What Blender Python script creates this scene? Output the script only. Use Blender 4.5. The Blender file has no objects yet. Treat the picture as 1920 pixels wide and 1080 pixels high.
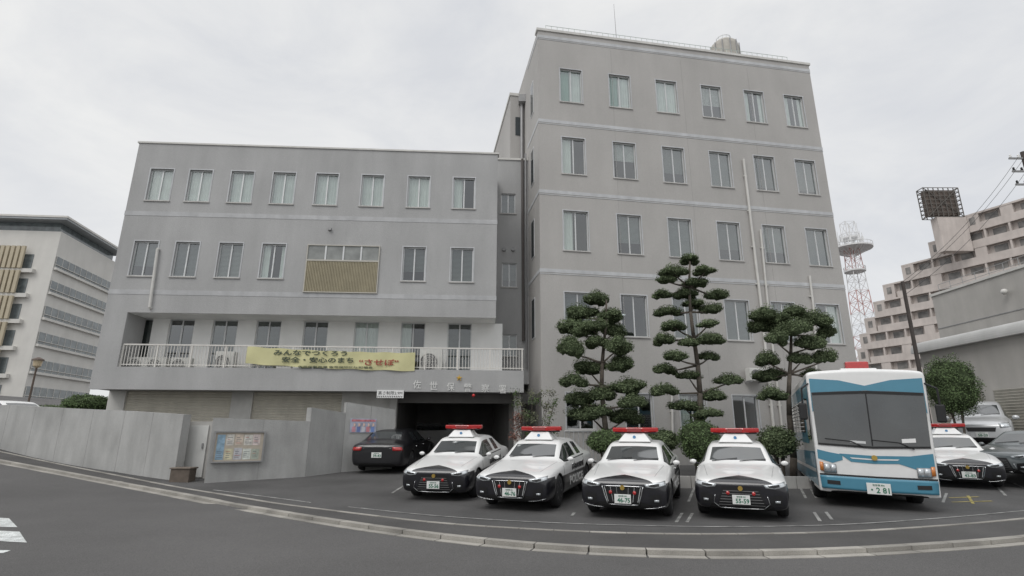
import bpy, bmesh, math, random
from mathutils import Vector, Matrix, noise
from mathutils.bvhtree import BVHTree
random.seed(11)
sc=bpy.context.scene; C=sc.collection
Z=Vector((0,0,1)); PI=math.pi; RD=math.radians
cos,sin=math.cos,math.sin
# ---------------------------------------------------------------- camera
P=RD(15.0); AR=.004; H=1.62; FPX=1000.0
F=Vector((0,cos(P),sin(P))); R0=Vector((1,0,0)); U0=Vector((0,-sin(P),cos(P)))
RT=R0*cos(AR)+U0*sin(AR); UP=U0*cos(AR)-R0*sin(AR); CAM=Vector((0,0,H))
cd=bpy.data.cameras.new('camera'); co=bpy.data.objects.new('camera',cd); C.objects.link(co)
cd.lens=36*FPX/1920; cd.sensor_width=36; cd.clip_end=2000; cd.clip_start=.1
M=Matrix.Identity(4)
for i in range(3):
    M[i][0]=RT[i]; M[i][1]=UP[i]; M[i][2]=-F[i]; M[i][3]=CAM[i]
co.matrix_world=M; sc.camera=co
def ray(px,py): return F+RT*((px-960)/FPX)+UP*((540-py)/FPX)
def on_y(px,py,Y):
    r=ray(px,py); return CAM+r*(Y/r.y)
def g(x,y):
    a=.05*min(max(y-13,0),9)
    e=-x-8; b=0
    if e>0: b=.0065*e*e if e<10 else .65+.13*(e-10)
    c=.13*min(max(x-14.5,0),8)*min(max((y-14.5)/5,0),1)
    return a+min(b,4.0)+c
def on_ground(px,py):
    r=ray(px,py); t=3
    while t<160:
        p=CAM+r*t
        if p.z<g(p.x,p.y): break
        t+=.25
    a,b=t-.25,t
    for _ in range(20):
        m=(a+b)/2; p=CAM+r*m
        if p.z<g(p.x,p.y): b=m
        else: a=m
    p=CAM+r*a; p.z=g(p.x,p.y); return p
def z_over(px,py,pt):
    r=ray(px,py); return CAM.z+r.z*(pt.y/r.y)
class Wall:
    def __init__(s,p,deg):
        s.o=Vector((p[0],p[1],0)); a=RD(deg); s.u=Vector((cos(a),sin(a),0)); s.n=Vector((sin(a),-cos(a),0)); s.deg=deg
    def uv(s,px,py):
        r=ray(px,py); t=(s.o-CAM).dot(s.n)/r.dot(s.n); q=CAM+r*t; return ((q-s.o).dot(s.u),q.z)
    def w(s,u,v,d=0): return s.o+s.u*u+Z*v+s.n*d
    def off(s,d): q=s.o+s.n*d; return Wall((q.x,q.y),s.deg)
    def mtx(s,u,v,d):
        p=s.w(u,v,d); m=Matrix.Identity(4)
        for i in range(3): m[i][0]=s.u[i]; m[i][1]=Z[i]; m[i][2]=s.n[i]; m[i][3]=p[i]
        return m
def mean(*a): return sum(a)/len(a)
# ---------------------------------------------------------------- things
WR={}
def tag(o,label,cat,group=None):
    o['label']=label; o['category']=cat
    if group: o['group']=group
    return o
def thing(name,label,cat,loc=(0,0,0),rotz=0,group=None,world=False):
    o=bpy.data.objects.new(name,None); C.objects.link(o); o.location=loc; o.rotation_euler=(0,0,rotz); o.empty_display_size=.3
    tag(o,label,cat,group)
    if world: WR[o.name]=Vector(loc)
    return o
def offs(p):
    if p is None: return Vector()
    while p.parent: p=p.parent
    return WR.get(p.name,Vector())
class MB:
    def __init__(s): s.v=[]; s.f=[]; s.m=[]
    def add(s,vs,fs,mi=0):
        n=len(s.v); s.v+= [Vector(v) for v in vs]
        for f in fs: s.f.append([i+n for i in f]); s.m.append(mi)
    def quad(s,a,b,c,d,mi=0): s.add([a,b,c,d],[(0,1,2,3)],mi)
    def hexa(s,o,a,b,c,mi=0):
        o=Vector(o);a=Vector(a);b=Vector(b);c=Vector(c)
        s.add([o,o+a,o+a+b,o+b,o+c,o+a+c,o+a+b+c,o+b+c],[(0,3,2,1),(4,5,6,7),(0,1,5,4),(1,2,6,5),(2,3,7,6),(3,0,4,7)],mi)
    def box(s,c,d,mi=0,rz=0):
        a=Vector((cos(rz),sin(rz),0)); b=Vector((-sin(rz),cos(rz),0)); c=Vector(c)
        s.hexa(c-a*d[0]/2-b*d[1]/2-Z*d[2]/2,a*d[0],b*d[1],Z*d[2],mi)
    def wbox(s,W,u0,u1,v0,v1,d0,d1,mi=0):
        s.hexa(W.w(u0,v0,d0),W.u*(u1-u0),Z*(v1-v0),W.n*(d1-d0),mi)
    def wquad(s,W,u0,u1,v0,v1,d=0,mi=0):
        s.quad(W.w(u0,v0,d),W.w(u1,v0,d),W.w(u1,v1,d),W.w(u0,v1,d),mi)
    def tube(s,p,q,r,n=8,mi=0,r2=None):
        p=Vector(p);q=Vector(q); r2=r if r2 is None else r2
        d=(q-p); 
        if d.length<1e-6: return
        d.normalize(); a=d.orthogonal().normalized(); b=d.cross(a)
        vs=[p+(a*cos(2*PI*i/n)+b*sin(2*PI*i/n))*r for i in range(n)]+[q+(a*cos(2*PI*i/n)+b*sin(2*PI*i/n))*r2 for i in range(n)]
        fs=[(i,(i+1)%n,n+(i+1)%n,n+i) for i in range(n)]+[tuple(range(n))[::-1],tuple(range(n,2*n))]
        s.add(vs,fs,mi)
    def path(s,pts,r,n=6,mi=0,r2=None):
        k=len(pts)-1; r2=r if r2 is None else r2
        for i in range(k): s.tube(pts[i],pts[i+1],r+(r2-r)*i/k,n,mi,r+(r2-r)*(i+1)/k)
    def lathe(s,c,prof,n=24,mi=0,axis='Z'):
        c=Vector(c); vs=[]
        for (r,h) in prof:
            for i in range(n):
                a=2*PI*i/n
                if axis=='Z': vs.append(c+Vector((r*cos(a),r*sin(a),h)))
                elif axis=='X': vs.append(c+Vector((h,r*cos(a),r*sin(a))))
                else: vs.append(c+Vector((r*cos(a),h,r*sin(a))))
        fs=[]
        for k in range(len(prof)-1):
            for i in range(n): fs.append((k*n+i,k*n+(i+1)%n,(k+1)*n+(i+1)%n,(k+1)*n+i))
        fs.append(tuple(range(n))); fs.append(tuple(range((len(prof)-1)*n,len(prof)*n)))
        s.add(vs,fs,mi)
    def blob(s,c,r,mi=0,sub=2,amp=.12,fr=2.5):
        bm=bmesh.new(); bmesh.ops.create_icosphere(bm,subdivisions=sub,radius=1)
        vs=[]
        for v in bm.verts:
            k=1+amp*noise.noise(Vector(v.co)*fr+Vector(c)*3)*2
            vs.append(Vector((c[0]+v.co.x*r[0]*k,c[1]+v.co.y*r[1]*k,c[2]+v.co.z*r[2]*k)))
        s.add(vs,[[v.index for v in f.verts] for f in bm.faces],mi); bm.free()
    def leaves(s,c,r,n,size,mi=0,zmin=-1.0,inner=.72,asp=.45):
        for _ in range(n):
            while True:
                d=Vector((random.uniform(-1,1),random.uniform(-1,1),random.uniform(-1,1)))
                if .1<d.length<1: break
            d.normalize()
            if d.z<zmin: d.z=zmin*random.random()
            q=random.uniform(inner,1.08)
            q*=1+.22*noise.noise(d*2.8+Vector(c)*2)
            p=Vector((c[0]+d.x*r[0]*q,c[1]+d.y*r[1]*q,c[2]+d.z*r[2]*q))
            nn=(d+Vector((random.gauss(0,.5),random.gauss(0,.5),random.gauss(.3,.5)))).normalized()
            a=nn.orthogonal().normalized(); b=nn.cross(a); t=random.random()*2*PI
            a,b=a*cos(t)+b*sin(t),b*cos(t)-a*sin(t)
            z=size*random.uniform(.6,1.35)
            s.add([p-a*z*.5,p-b*z*asp*.5,p+a*z*.5,p+b*z*asp*.5],[(0,1,2,3)],mi)
    def build(s,name,mats,parent=None,smooth=False,bevel=0,recalc=True,solid=0,loc=None):
        me=bpy.data.meshes.new(name); o=offs(parent)
        if loc is not None: o=Vector(loc)
        me.from_pydata([v-o for v in s.v],[],s.f)
        if not isinstance(mats,(list,tuple)): mats=[mats]
        for m in mats: me.materials.append(m)
        me.polygons.foreach_set('material_index',s.m)
        if recalc:
            bm=bmesh.new(); bm.from_mesh(me); bmesh.ops.recalc_face_normals(bm,faces=bm.faces); bm.to_mesh(me); bm.free()
        if smooth: me.polygons.foreach_set('use_smooth',[True]*len(me.polygons))
        me.update()
        ob=bpy.data.objects.new(name,me); C.objects.link(ob)
        if parent: ob.parent=parent
        if loc is not None: ob.location=loc
        if bevel:
            b=ob.modifiers.new('b','BEVEL'); b.width=bevel; b.segments=2; b.limit_method='ANGLE'
        if solid:
            b=ob.modifiers.new('s','SOLIDIFY'); b.thickness=solid; b.offset=0
        return ob
# ---------------------------------------------------------------- materials
def mat(name,col,rough=.6,var=.12,scale=3,bump=0,bscale=60,metal=0,coat=0,streak=0,spec=.5,island=0,emit=0,speck=0,streakscale=(.8,.8,.16)):
    m=bpy.data.materials.new(name); m.use_nodes=True; nt=m.node_tree; N=nt.nodes; L=nt.links
    b=N['Principled BSDF']; b.inputs['Roughness'].default_value=rough; b.inputs['Metallic'].default_value=metal
    b.inputs['Specular IOR Level'].default_value=spec
    if coat: b.inputs['Coat Weight'].default_value=coat; b.inputs['Coat Roughness'].default_value=.04
    tc=N.new('ShaderNodeTexCoord')
    def mul(prev,fac,lo,hi):
        mr=N.new('ShaderNodeMapRange'); mr.inputs[1].default_value=.3; mr.inputs[2].default_value=.7; mr.inputs[3].default_value=lo; mr.inputs[4].default_value=hi
        L.new(fac,mr.inputs[0]); v=N.new('ShaderNodeVectorMath'); v.operation='SCALE'
        L.new(prev,v.inputs[0]); L.new(mr.outputs[0],v.inputs['Scale']); return v.outputs[0]
    rgb=N.new('ShaderNodeRGB'); rgb.outputs[0].default_value=(*col,1); out=rgb.outputs[0]
    if var:
        n=N.new('ShaderNodeTexNoise'); n.inputs['Scale'].default_value=scale; n.inputs['Detail'].default_value=6; L.new(tc.outputs['Object'],n.inputs['Vector'])
        out=mul(out,n.outputs[0],1-var,1+var)
    if streak:
        mp=N.new('ShaderNodeMapping'); mp.inputs['Scale'].default_value=streakscale; L.new(tc.outputs['Object'],mp.inputs[0])
        n=N.new('ShaderNodeTexNoise'); n.inputs['Scale'].default_value=1.6; n.inputs['Detail'].default_value=7; n.inputs['Roughness'].default_value=.6; L.new(mp.outputs[0],n.inputs['Vector'])
        out=mul(out,n.outputs[0],1-streak,1+streak*.5)
    if speck:
        n=N.new('ShaderNodeTexNoise'); n.inputs['Scale'].default_value=90; n.inputs['Detail'].default_value=3; L.new(tc.outputs['Object'],n.inputs['Vector'])
        out=mul(out,n.outputs[0],1-speck,1+speck)
    if island:
        ge=N.new('ShaderNodeNewGeometry'); mr=N.new('ShaderNodeMapRange'); mr.inputs[3].default_value=1-island; mr.inputs[4].default_value=1+island
        L.new(ge.outputs['Random Per Island'],mr.inputs[0]); v=N.new('ShaderNodeVectorMath'); v.operation='SCALE'; L.new(out,v.inputs[0]); L.new(mr.outputs[0],v.inputs['Scale']); out=v.outputs[0]
    L.new(out,b.inputs['Base Color'])
    if emit: L.new(out,b.inputs['Emission Color']); b.inputs['Emission Strength'].default_value=emit
    if bump:
        n=N.new('ShaderNodeTexNoise'); n.inputs['Scale'].default_value=bscale; n.inputs['Detail'].default_value=4; L.new(tc.outputs['Object'],n.inputs['Vector'])
        bp=N.new('ShaderNodeBump'); bp.inputs['Strength'].default_value=bump; bp.inputs['Distance'].default_value=.02; L.new(n.outputs[0],bp.inputs['Height']); L.new(bp.outputs[0],b.inputs['Normal'])
    return m
def glassmat(name,refl=.22,tint=(.75,.8,.78)):
    m=bpy.data.materials.new(name); m.use_nodes=True; nt=m.node_tree; N=nt.nodes; L=nt.links; N.remove(N['Principled BSDF'])
    t=N.new('ShaderNodeBsdfTransparent'); t.inputs[0].default_value=(*tint,1)
    gl=N.new('ShaderNodeBsdfGlossy'); gl.inputs['Roughness'].default_value=.03; gl.inputs[0].default_value=(.85,.87,.88,1)
    lw=N.new('ShaderNodeLayerWeight'); lw.inputs[0].default_value=.35
    mr=N.new('ShaderNodeMapRange'); mr.inputs[3].default_value=refl; mr.inputs[4].default_value=.9; L.new(lw.outputs['Facing'],mr.inputs[0])
    mx=N.new('ShaderNodeMixShader'); L.new(mr.outputs[0],mx.inputs[0]); L.new(t.outputs[0],mx.inputs[1]); L.new(gl.outputs[0],mx.inputs[2])
    L.new(mx.outputs[0],N['Material Output'].inputs[0]); return m
conT=mat('tower_stucco',(.43,.417,.40),.9,.06,.35,.35,45,streak=.06,speck=.16)
conW=mat('wing_stucco',(.405,.405,.402),.9,.08,.4,.35,45,streak=.10,speck=.16)
bandm=mat('pale_band',(.51,.52,.53),.8,.10,3,streak=.1,speck=.05)
bandw=mat('grey_band',(.46,.465,.47),.85,.1,3,streak=.12,speck=.06)
conc=mat('board_concrete',(.40,.40,.39),.9,.14,.7,.3,25,streak=.15,speck=.12,streakscale=(1.6,1.6,.4))
concL=mat('pale_concrete',(.5,.49,.47),.85,.1,2,.2,25,streak=.12)
paintw=mat('white_wall_paint',(.84,.84,.82),.8,.05,1.5,streak=.06)
alu=mat('aluminium',(.62,.63,.63),.4,.05,5,metal=.2)
alud=mat('grey_metal',(.30,.30,.30),.5,.1,5,metal=.3)
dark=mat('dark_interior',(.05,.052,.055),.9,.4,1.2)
darkm=mat('black_rubber',(.014,.014,.015),.6,.1,8)
glass=glassmat('window_glass',.14)
curtW=mat('white_curtain',(.82,.84,.81),.9,.06,3); curtG=mat('green_curtain',(.36,.52,.45),.9,.08,3)
blindm=mat('grey_blind',(.30,.32,.31),.8,.08,3); curtD=mat('dim_blind',(.17,.19,.185),.8,.15,3)
lampm=mat('lit_tube',(.9,.95,1),.5,0,emit=1.4)
pipeW=mat('pale_pipe',(.60,.59,.56),.5,.06,3,streak=.1)
railW=mat('cream_rail',(.66,.64,.60),.6,.06,4)
louv=mat('bronze_louver',(.36,.32,.22),.6,.08,3)
white=mat('white_paint',(.78,.78,.77),.5,.04,4); black=mat('black_paint',(.02,.02,.022),.5,.04,4)
asph=mat('asphalt',(.110,.107,.105),.93,.16,.3,.6,110,speck=.34)
lotm=mat('lot_asphalt',(.088,.086,.085),.93,.26,.5,.6,110,speck=.30)
walkm=mat('walk_asphalt',(.080,.077,.075),.93,.18,.7,.5,110,speck=.26)
kerbm=mat('kerb_concrete',(.30,.285,.258),.9,.24,1.5,.3,50,speck=.18,island=.18)
linem=mat('worn_white_line',(.28,.28,.27),.8,.45,3,speck=.5)
yellm=mat('worn_yellow_line',(.36,.30,.10),.8,.4,3,speck=.45)
stripg=mat('ribbon_glass',(.13,.15,.155),.12,.35,1.3,coat=.5)
# ---------------------------------------------------------------- text
def lettering(body,w,h,m,parent,MX,name='lettering',ext=.003,bold=0):
    cu=bpy.data.curves.new('t','FONT'); cu.body=body; cu.size=1; cu.resolution_u=2; cu.extrude=.01; cu.offset=bold
    cu.align_x='CENTER'
    ob=bpy.data.objects.new('t',cu); C.objects.link(ob); bpy.context.view_layer.update()
    me=bpy.data.meshes.new_from_object(ob.evaluated_get(bpy.context.evaluated_depsgraph_get()))
    bpy.data.objects.remove(ob); me.name=name
    if not me.vertices: return None
    xs=[v.co.x for v in me.vertices]; ys=[v.co.y for v in me.vertices]
    cx,cy=(min(xs)+max(xs))/2,(min(ys)+max(ys))/2; sx=w/max(1e-3,max(xs)-min(xs)); sy=h/max(1e-3,max(ys)-min(ys))
    o=offs(parent)
    for v in me.vertices:
        p=MX@Vector(((v.co.x-cx)*sx,(v.co.y-cy)*sy,v.co.z/.01*ext)); v.co=p-o
    me.materials.clear(); me.materials.append(m)
    r=bpy.data.objects.new(name,me); C.objects.link(r)
    if parent: r.parent=parent
    return r
def mtx(p,a,b,c):
    m=Matrix.Identity(4)
    for i in range(3): m[i][0]=a[i]; m[i][1]=b[i]; m[i][2]=c[i]; m[i][3]=p[i]
    return m
# ---------------------------------------------------------------- world + sun
w=bpy.data.worlds.new('World'); sc.world=w; w.use_nodes=True; nt=w.node_tree; N=nt.nodes; L=nt.links
bg=N['Background']; sky=N.new('ShaderNodeTexSky'); sky.sky_type='NISHITA'; sky.sun_disc=False
SE,SR=RD(48),RD(205); sky.sun_elevation=SE; sky.sun_rotation=SR
tc=N.new('ShaderNodeTexCoord'); mp=N.new('ShaderNodeMapping'); mp.inputs['Scale'].default_value=(1,1,2.2); L.new(tc.outputs['Generated'],mp.inputs[0])
n1=N.new('ShaderNodeTexNoise'); n1.inputs['Scale'].default_value=2.6; n1.inputs['Detail'].default_value=10; n1.inputs['Roughness'].default_value=.58; n1.inputs['Distortion'].default_value=.5; L.new(mp.outputs[0],n1.inputs['Vector'])
cr=N.new('ShaderNodeValToRGB'); cr.color_ramp.elements[0].position=.34; cr.color_ramp.elements[0].color=(.73,.745,.775,1); cr.color_ramp.elements[1].position=.66; cr.color_ramp.elements[1].color=(.90,.90,.89,1)
L.new(n1.outputs[0],cr.inputs[0])
sx=N.new('ShaderNodeSeparateXYZ'); L.new(tc.outputs['Generated'],sx.inputs[0])
mr=N.new('ShaderNodeMapRange'); mr.inputs[1].default_value=.76; mr.inputs[2].default_value=1; mr.inputs[3].default_value=1; mr.inputs[4].default_value=2.1; L.new(sx.outputs[2],mr.inputs[0])
vs=N.new('ShaderNodeVectorMath'); vs.operation='SCALE'; L.new(cr.outputs[0],vs.inputs[0]); L.new(mr.outputs[0],vs.inputs['Scale'])
vk=N.new('ShaderNodeVectorMath'); vk.operation='SCALE'; vk.inputs['Scale'].default_value=.1; L.new(sky.outputs[0],vk.inputs[0])
mx=N.new('ShaderNodeMixRGB'); mx.inputs[0].default_value=.93; L.new(vk.outputs[0],mx.inputs[1]); L.new(vs.outputs[0],mx.inputs[2])
L.new(mx.outputs[0],bg.inputs[0]); bg.inputs[1].default_value=1
sl=bpy.data.lights.new('sun','SUN'); sl.energy=1.15; sl.angle=RD(30); sl.color=(1,.98,.95)
so=bpy.data.objects.new('sun',sl); C.objects.link(so)
sd=Vector((-sin(RD(35))*cos(SE),-cos(RD(35))*cos(SE),sin(SE)))
so.rotation_euler=sd.to_track_quat('Z','Y').to_euler()
sc.view_settings.view_transform='Standard'; sc.view_settings.look='None'; sc.view_settings.exposure=0
# ---------------------------------------------------------------- ground
def struct(name,mb,m,**k):
    o=mb.build(name,m,None,recalc=False,**k); o['kind']='structure'; return o
mb=MB(); xs=[-400,-200,-120,-80]+[-60+2*i for i in range(51)]+[50,60,80,120,200,400]; ys=[-60,-30,-10,0]+[3+1.5*i for i in range(22)]+[40,50,70,100,150,250,500]
for y in ys:
    for x in xs: mb.v.append(Vector((x,y,g(x,y)-.06)))
nx=len(xs)
for j in range(len(ys)-1):
    for i in range(nx-1): mb.f.append([j*nx+i,j*nx+i+1,(j+1)*nx+i+1,(j+1)*nx+i]); mb.m.append(0)
struct('road',mb,asph)
K1=[(-260,822),(-120,842),(0,862),(130,886),(260,910),(400,936),(600,970),(800,998),(1000,1018),(1200,1029),(1400,1032),(1600,1027),(1800,1015),(1920,1005),(2100,986),(2400,950)]
K2=[(-260,812),(-120,829),(0,847),(200,888),(400,925),(600,955),(800,979),(1000,993),(1200,1001),(1400,1002),(1600,997),(1800,984),(1920,973),(2100,955),(2400,922)]
K3=[(400,919),(600,945),(800,966),(1000,979),(1200,986),(1400,988),(1600,983),(1800,969),(1920,958),(2100,940)]
def smooth(pts,k=6):
    out=[]
    n=len(pts)
    for i in range(n-1):
        p0=pts[max(i-1,0)];p1=pts[i];p2=pts[i+1];p3=pts[min(i+2,n-1)]
        for j in range(k):
            t=j/k
            out.append(0.5*((2*p1)+(-p0+p2)*t+(2*p0-5*p1+4*p2-p3)*t*t+(-p0+3*p1-3*p2+p3)*t**3))
    out.append(pts[-1]); return out
def curve(px): return smooth([on_ground(*q) for q in px])
c1=curve(K1); c2=curve(K2); c3=curve(K3)
def ribbon(pts,a,b,z,mb=None,mi=0):
    mb=mb or MB(); V=[]
    for i,p in enumerate(pts):
        q=pts[min(i+1,len(pts)-1)]-pts[max(i-1,0)]; n=Vector((-q.y,q.x,0)).normalized()
        for o in (a,b):
            k=p+n*o; V.append(Vector((k.x,k.y,g(k.x,k.y)+z)))
    mb.add(V,[(2*i,2*i+2,2*i+3,2*i+1) for i in range(len(pts)-1)],mi); return mb
mb=MB(); rows=14
for p in c1:
    for j in range(rows+1):
        t=(j/rows)**1.6; y=p.y+.1+(70-p.y)*t; x=p.x+(p.x*1.2)*t*(1 if abs(p.x)>12 else .2); mb.v.append(Vector((x,y,g(x,y))))
for i in range(len(c1)-1):
    for j in range(rows): mb.f.append([i*(rows+1)+j,(i+1)*(rows+1)+j,(i+1)*(rows+1)+j+1,i*(rows+1)+j+1]); mb.m.append(0)
struct('parking_lot',mb,lotm)
def between(A,B,z):
    mb=MB(); n=min(len(A),len(B)); V=[]
    for i in range(n):
        for p in (A[i],B[i]): V.append(Vector((p.x,p.y,g(p.x,p.y)+z)))
    mb.add(V,[(2*i,2*i+2,2*i+3,2*i+1) for i in range(n-1)]); return mb
struct('sidewalk',between(c1,c2,.004),walkm)
mb=MB()
def kerbrow(pts,a,b,z0,z1,step=1.0,gap=.015):
    seg=[0]
    for i in range(1,len(pts)): seg.append(seg[-1]+(pts[i]-pts[i-1]).length)
    def at(s):
        for i in range(1,len(pts)):
            if seg[i]>=s: 
                t=(s-seg[i-1])/max(1e-6,seg[i]-seg[i-1]); return pts[i-1].lerp(pts[i],t)
        return pts[-1]
    s=0
    while s+step<seg[-1]:
        p=at(s+gap);q=at(s+step); d=q-p; n=Vector((-d.y,d.x,0)).normalized()
        P=[p+n*a,q+n*a,q+n*b,p+n*b]
        lo=[Vector((k.x,k.y,g(k.x,k.y)+z0)) for k in P]; hi=[Vector((k.x,k.y,g(k.x,k.y)+z1)) for k in P]
        mb.add(lo+hi,[(4,5,6,7),(0,1,5,4),(1,2,6,5),(2,3,7,6),(3,0,4,7)]); s+=step
kerbrow(c1,-.10,.05,-.08,.008,.8); struct('kerb',mb,kerbm)
mb=MB(); kerbrow(c1,-.26,-.11,-.09,-.052,.8,.01); struct('gutter',mb,kerbm)
mb=MB(); kerbrow(c2,-.05,.05,-.02,.014,.6,.012); struct('kerb_edging',mb,kerbm)
struct('painted_edge_line',ribbon(c3,-.03,.03,.008),linem)
def gstrip(mb,pa,pb,wd,z=.008,n=6):
    a=on_ground(*pa); b=on_ground(*pb); pts=[a.lerp(b,i/n) for i in range(n+1)]; ribbon(pts,-wd/2,wd/2,z,mb)
mb=MB()
for a,b in [((905,955),(932,915)),((1072,968),(1112,905)),((1268,980),(1302,915)),((1288,980),(1318,922)),((1488,890),(1538,978)),((1506,893),(1560,975)),((1765,950),(1775,925)),((735,925),(790,890)),((1886,930),(1862,905)),((1920,915),(1880,895))]: gstrip(mb,a,b,.06)
struct('parking_bay_line',mb,linem)
mb=MB()
for a,b in [((800,940),(838,940)),((812,945),(835,936)),((1780,934),(1835,932)),((1785,942),(1860,940)),((1815,930),(1825,945))]: gstrip(mb,a,b,.06,.009,2)
struct('yellow_marking',mb,yellm)
mb=MB()
def groad(mb,poly,z=-.054):
    V=[]
    for q in poly:
        p=on_ground(*q); V.append(Vector((p.x,p.y,g(p.x,p.y)+z)))
    mb.add(V,[tuple(range(len(V)))])
groad(mb,[(-60,962),(18,966),(34,982),(-60,980)]); groad(mb,[(-60,986),(38,990),(52,1010),(-60,1004)]); groad(mb,[(-60,1022),(22,1024),(8,1029),(-60,1030)])
struct('crosswalk_marking',mb,mat('fresh_white_line',(.56,.58,.57),.7,.3,5,speck=.5))
# ---------------------------------------------------------------- walls with openings, windows
def wall_rows(mb,W,U0,U1,V0,V1,rows,rev=.2):
    def rect(a,b,c,d):
        if b-a>1e-4 and d-c>1e-4: mb.wquad(W,a,b,c,d)
    v=V0
    for (r0,r1,ops) in rows:
        rect(U0,U1,v,r0); u=U0
        for (a,b) in ops:
            rect(u,a,r0,r1)
            mb.quad(W.w(a,r0),W.w(a,r1),W.w(a,r1,-rev),W.w(a,r0,-rev)); mb.quad(W.w(b,r0),W.w(b,r1),W.w(b,r1,-rev),W.w(b,r0,-rev))
            mb.quad(W.w(a,r0),W.w(b,r0),W.w(b,r0,-rev),W.w(a,r0,-rev)); mb.quad(W.w(a,r1),W.w(b,r1),W.w(b,r1,-rev),W.w(a,r1,-rev))
            u=b
        rect(u,U1,r0,r1); v=r1
    rect(U0,U1,v,V1)
def window(root,W,u0,u1,v0,v1,style='none',dep=.10,lamp=False,inter=None,trim=True,sill=True,split=.5):
    mb=MB(); t=.04
    for (a,b,c,d) in ((u0,u0+t,v0,v1),(u1-t,u1,v0,v1),(u0+t,u1-t,v0,v0+t),(u0+t,u1-t,v1-t,v1)): mb.wbox(W,a+.001,b-.001,c+.001,d-.001,-dep-.05,-dep+.03)
    um=u0+(u1-u0)*split
    mb.wbox(W,um-.024,um+.024,v0+t,v1-t,-dep-.03,-dep+.015)
    if trim:
        for (a,b,c,d) in ((u0-.045,u0,v0-.045,v1+.045),(u1,u1+.045,v0-.045,v1+.045),(u0,u1,v1,v1+.045)): mb.wbox(W,a,b,c,d,-.02,.014,1)
    fo=mb.build('window',[alu,bandm],root)
    if sill:
        mb=MB(); mb.wbox(W,u0-.055,u1+.055,v0-.05,v0-.002,-dep+.03,.045); mb.build('sill',concL,fo)
    mb=MB(); mb.wquad(W,u0+t,um-.024,v0+t,v1-t,-dep); mb.wquad(W,um+.024,u1-t,v0+t,v1-t,-dep-.02); mb.build('pane',glass,fo,recalc=False)
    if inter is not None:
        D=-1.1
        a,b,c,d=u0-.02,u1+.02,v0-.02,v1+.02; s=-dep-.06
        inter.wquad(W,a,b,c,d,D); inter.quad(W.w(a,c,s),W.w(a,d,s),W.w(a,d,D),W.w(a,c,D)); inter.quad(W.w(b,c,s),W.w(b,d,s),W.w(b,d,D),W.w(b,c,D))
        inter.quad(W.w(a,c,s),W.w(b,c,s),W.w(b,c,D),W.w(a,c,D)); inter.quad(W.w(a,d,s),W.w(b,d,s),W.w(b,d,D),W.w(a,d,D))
    def folds(a,b,c,d,m,nm,depth=.018,wl=.11):
        mb=MB(); n=max(4,int((b-a)/wl*4)); V=[]
        for i in range(n+1):
            u=a+(b-a)*i/n; q=-dep-.075+depth*sin(i*PI/2+random.uniform(-.3,.3))
            V+= [W.w(u,c,q),W.w(u,d,q)]
        mb.add(V,[(2*i,2*i+2,2*i+3,2*i+1) for i in range(n)]); mb.build(nm,m,fo,recalc=False,smooth=True)
    a,b,c,d=u0+.02,u1-.02,v0+.02,v1-.02
    if style=='white': folds(a,b,c,d,curtW,'curtain')
    elif style=='green': folds(a,a+(b-a)*.45,c,d,curtG,'curtain'); folds(a+(b-a)*.45,b,c,d,curtW,'curtain')
    elif style=='left': folds(a,a+(b-a)*.42,c,d,curtW,'curtain')
    elif style=='right': folds(b-(b-a)*.45,b,c,d,curtW,'curtain')
    elif style=='sides': folds(a,a+(b-a)*.3,c,d,curtW,'curtain'); folds(b-(b-a)*.2,b,c,d,curtW,'curtain')
    elif style in('blind','dim','half'):
        mb=MB(); lo=c+(d-c)*random.choice((0,0,.12,.3)) if style!='half' else c+(d-c)*random.uniform(.4,.6); n=int((d-lo)/.05); m=curtD if style=='dim' else blindm
        if style=='half': m=curtW
        for i in range(n):
            z=lo+(d-lo)*i/n; mb.quad(W.w(a,z,-dep-.06),W.w(b,z,-dep-.06),W.w(b,z+.045,-dep-.085),W.w(a,z+.045,-dep-.085))
        mb.build('blind',m,fo,recalc=False)
    if lamp:
        mb=MB(); zz=v0+(v1-v0)*.62; mb.wbox(W,u0+.1,u0+(u1-u0)*.45,zz,zz+.04,-.9,-.87); mb.build('ceiling_light',lampm,fo)
    return fo
# ---------------------------------------------------------------- TOWER
tc0=on_y(1012,420,20.3); T=Wall((tc0.x,tc0.y),9.75)
TR=mean(T.uv(1512,122)[0],T.uv(1612,680)[0]); TT=mean(T.uv(1005,57)[1],T.uv(1512,122)[1])
tower=thing('office_building','tall grey beige police station block with five rows of windows behind the police cars','building',(T.w(TR/2,0).x,T.w(TR/2,0).y,.2),0,None,True)
rc=[[(1070,133,192),(1160,141,201),(1248,150,210),(1332,160,220),(1413,171,229),(1488,182,238)],
[(1076,262,328),(1171,268,335),(1264,275,341),(1352,284,349),(1436,293,357),(1513,303,365)],
[(1081,398,472),(1182,404,477),(1278,410,482),(1370,417,487),(1455,423,492),(1536,430,497)],
[(1085,553,630),(1192,556,634),(1288,559,636),(1386,562,638),(1472,566,640),(1557,568,640)],
[(1088,740,812),(1200,740,812),(1300,740,805),(1398,738,796)]]
cols=[mean(*[T.uv(r[i][0],mean(r[i][1],r[i][2]))[0] for r in rc if i<len(r)]) for i in range(6)]
rows=[]
for k,r in enumerate(rc):
    WW=(.50,.51,.53,.55,.55)[k]
    v1=mean(*[T.uv(q[0],q[1])[1] for q in r]); v0=mean(*[T.uv(q[0],q[2])[1] for q in r])
    cc=[.5*cols[i]+.5*T.uv(r[i][0],mean(r[i][1],r[i][2]))[0] for i in range(len(r))]
    rows.append((v0,v1,[(c_-WW,c_+WW) for c_ in cc]))
mb=MB(); wall_rows(mb,T,0,TR,-.2,TT,rows[::-1],.2)
TD=2.3
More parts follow.
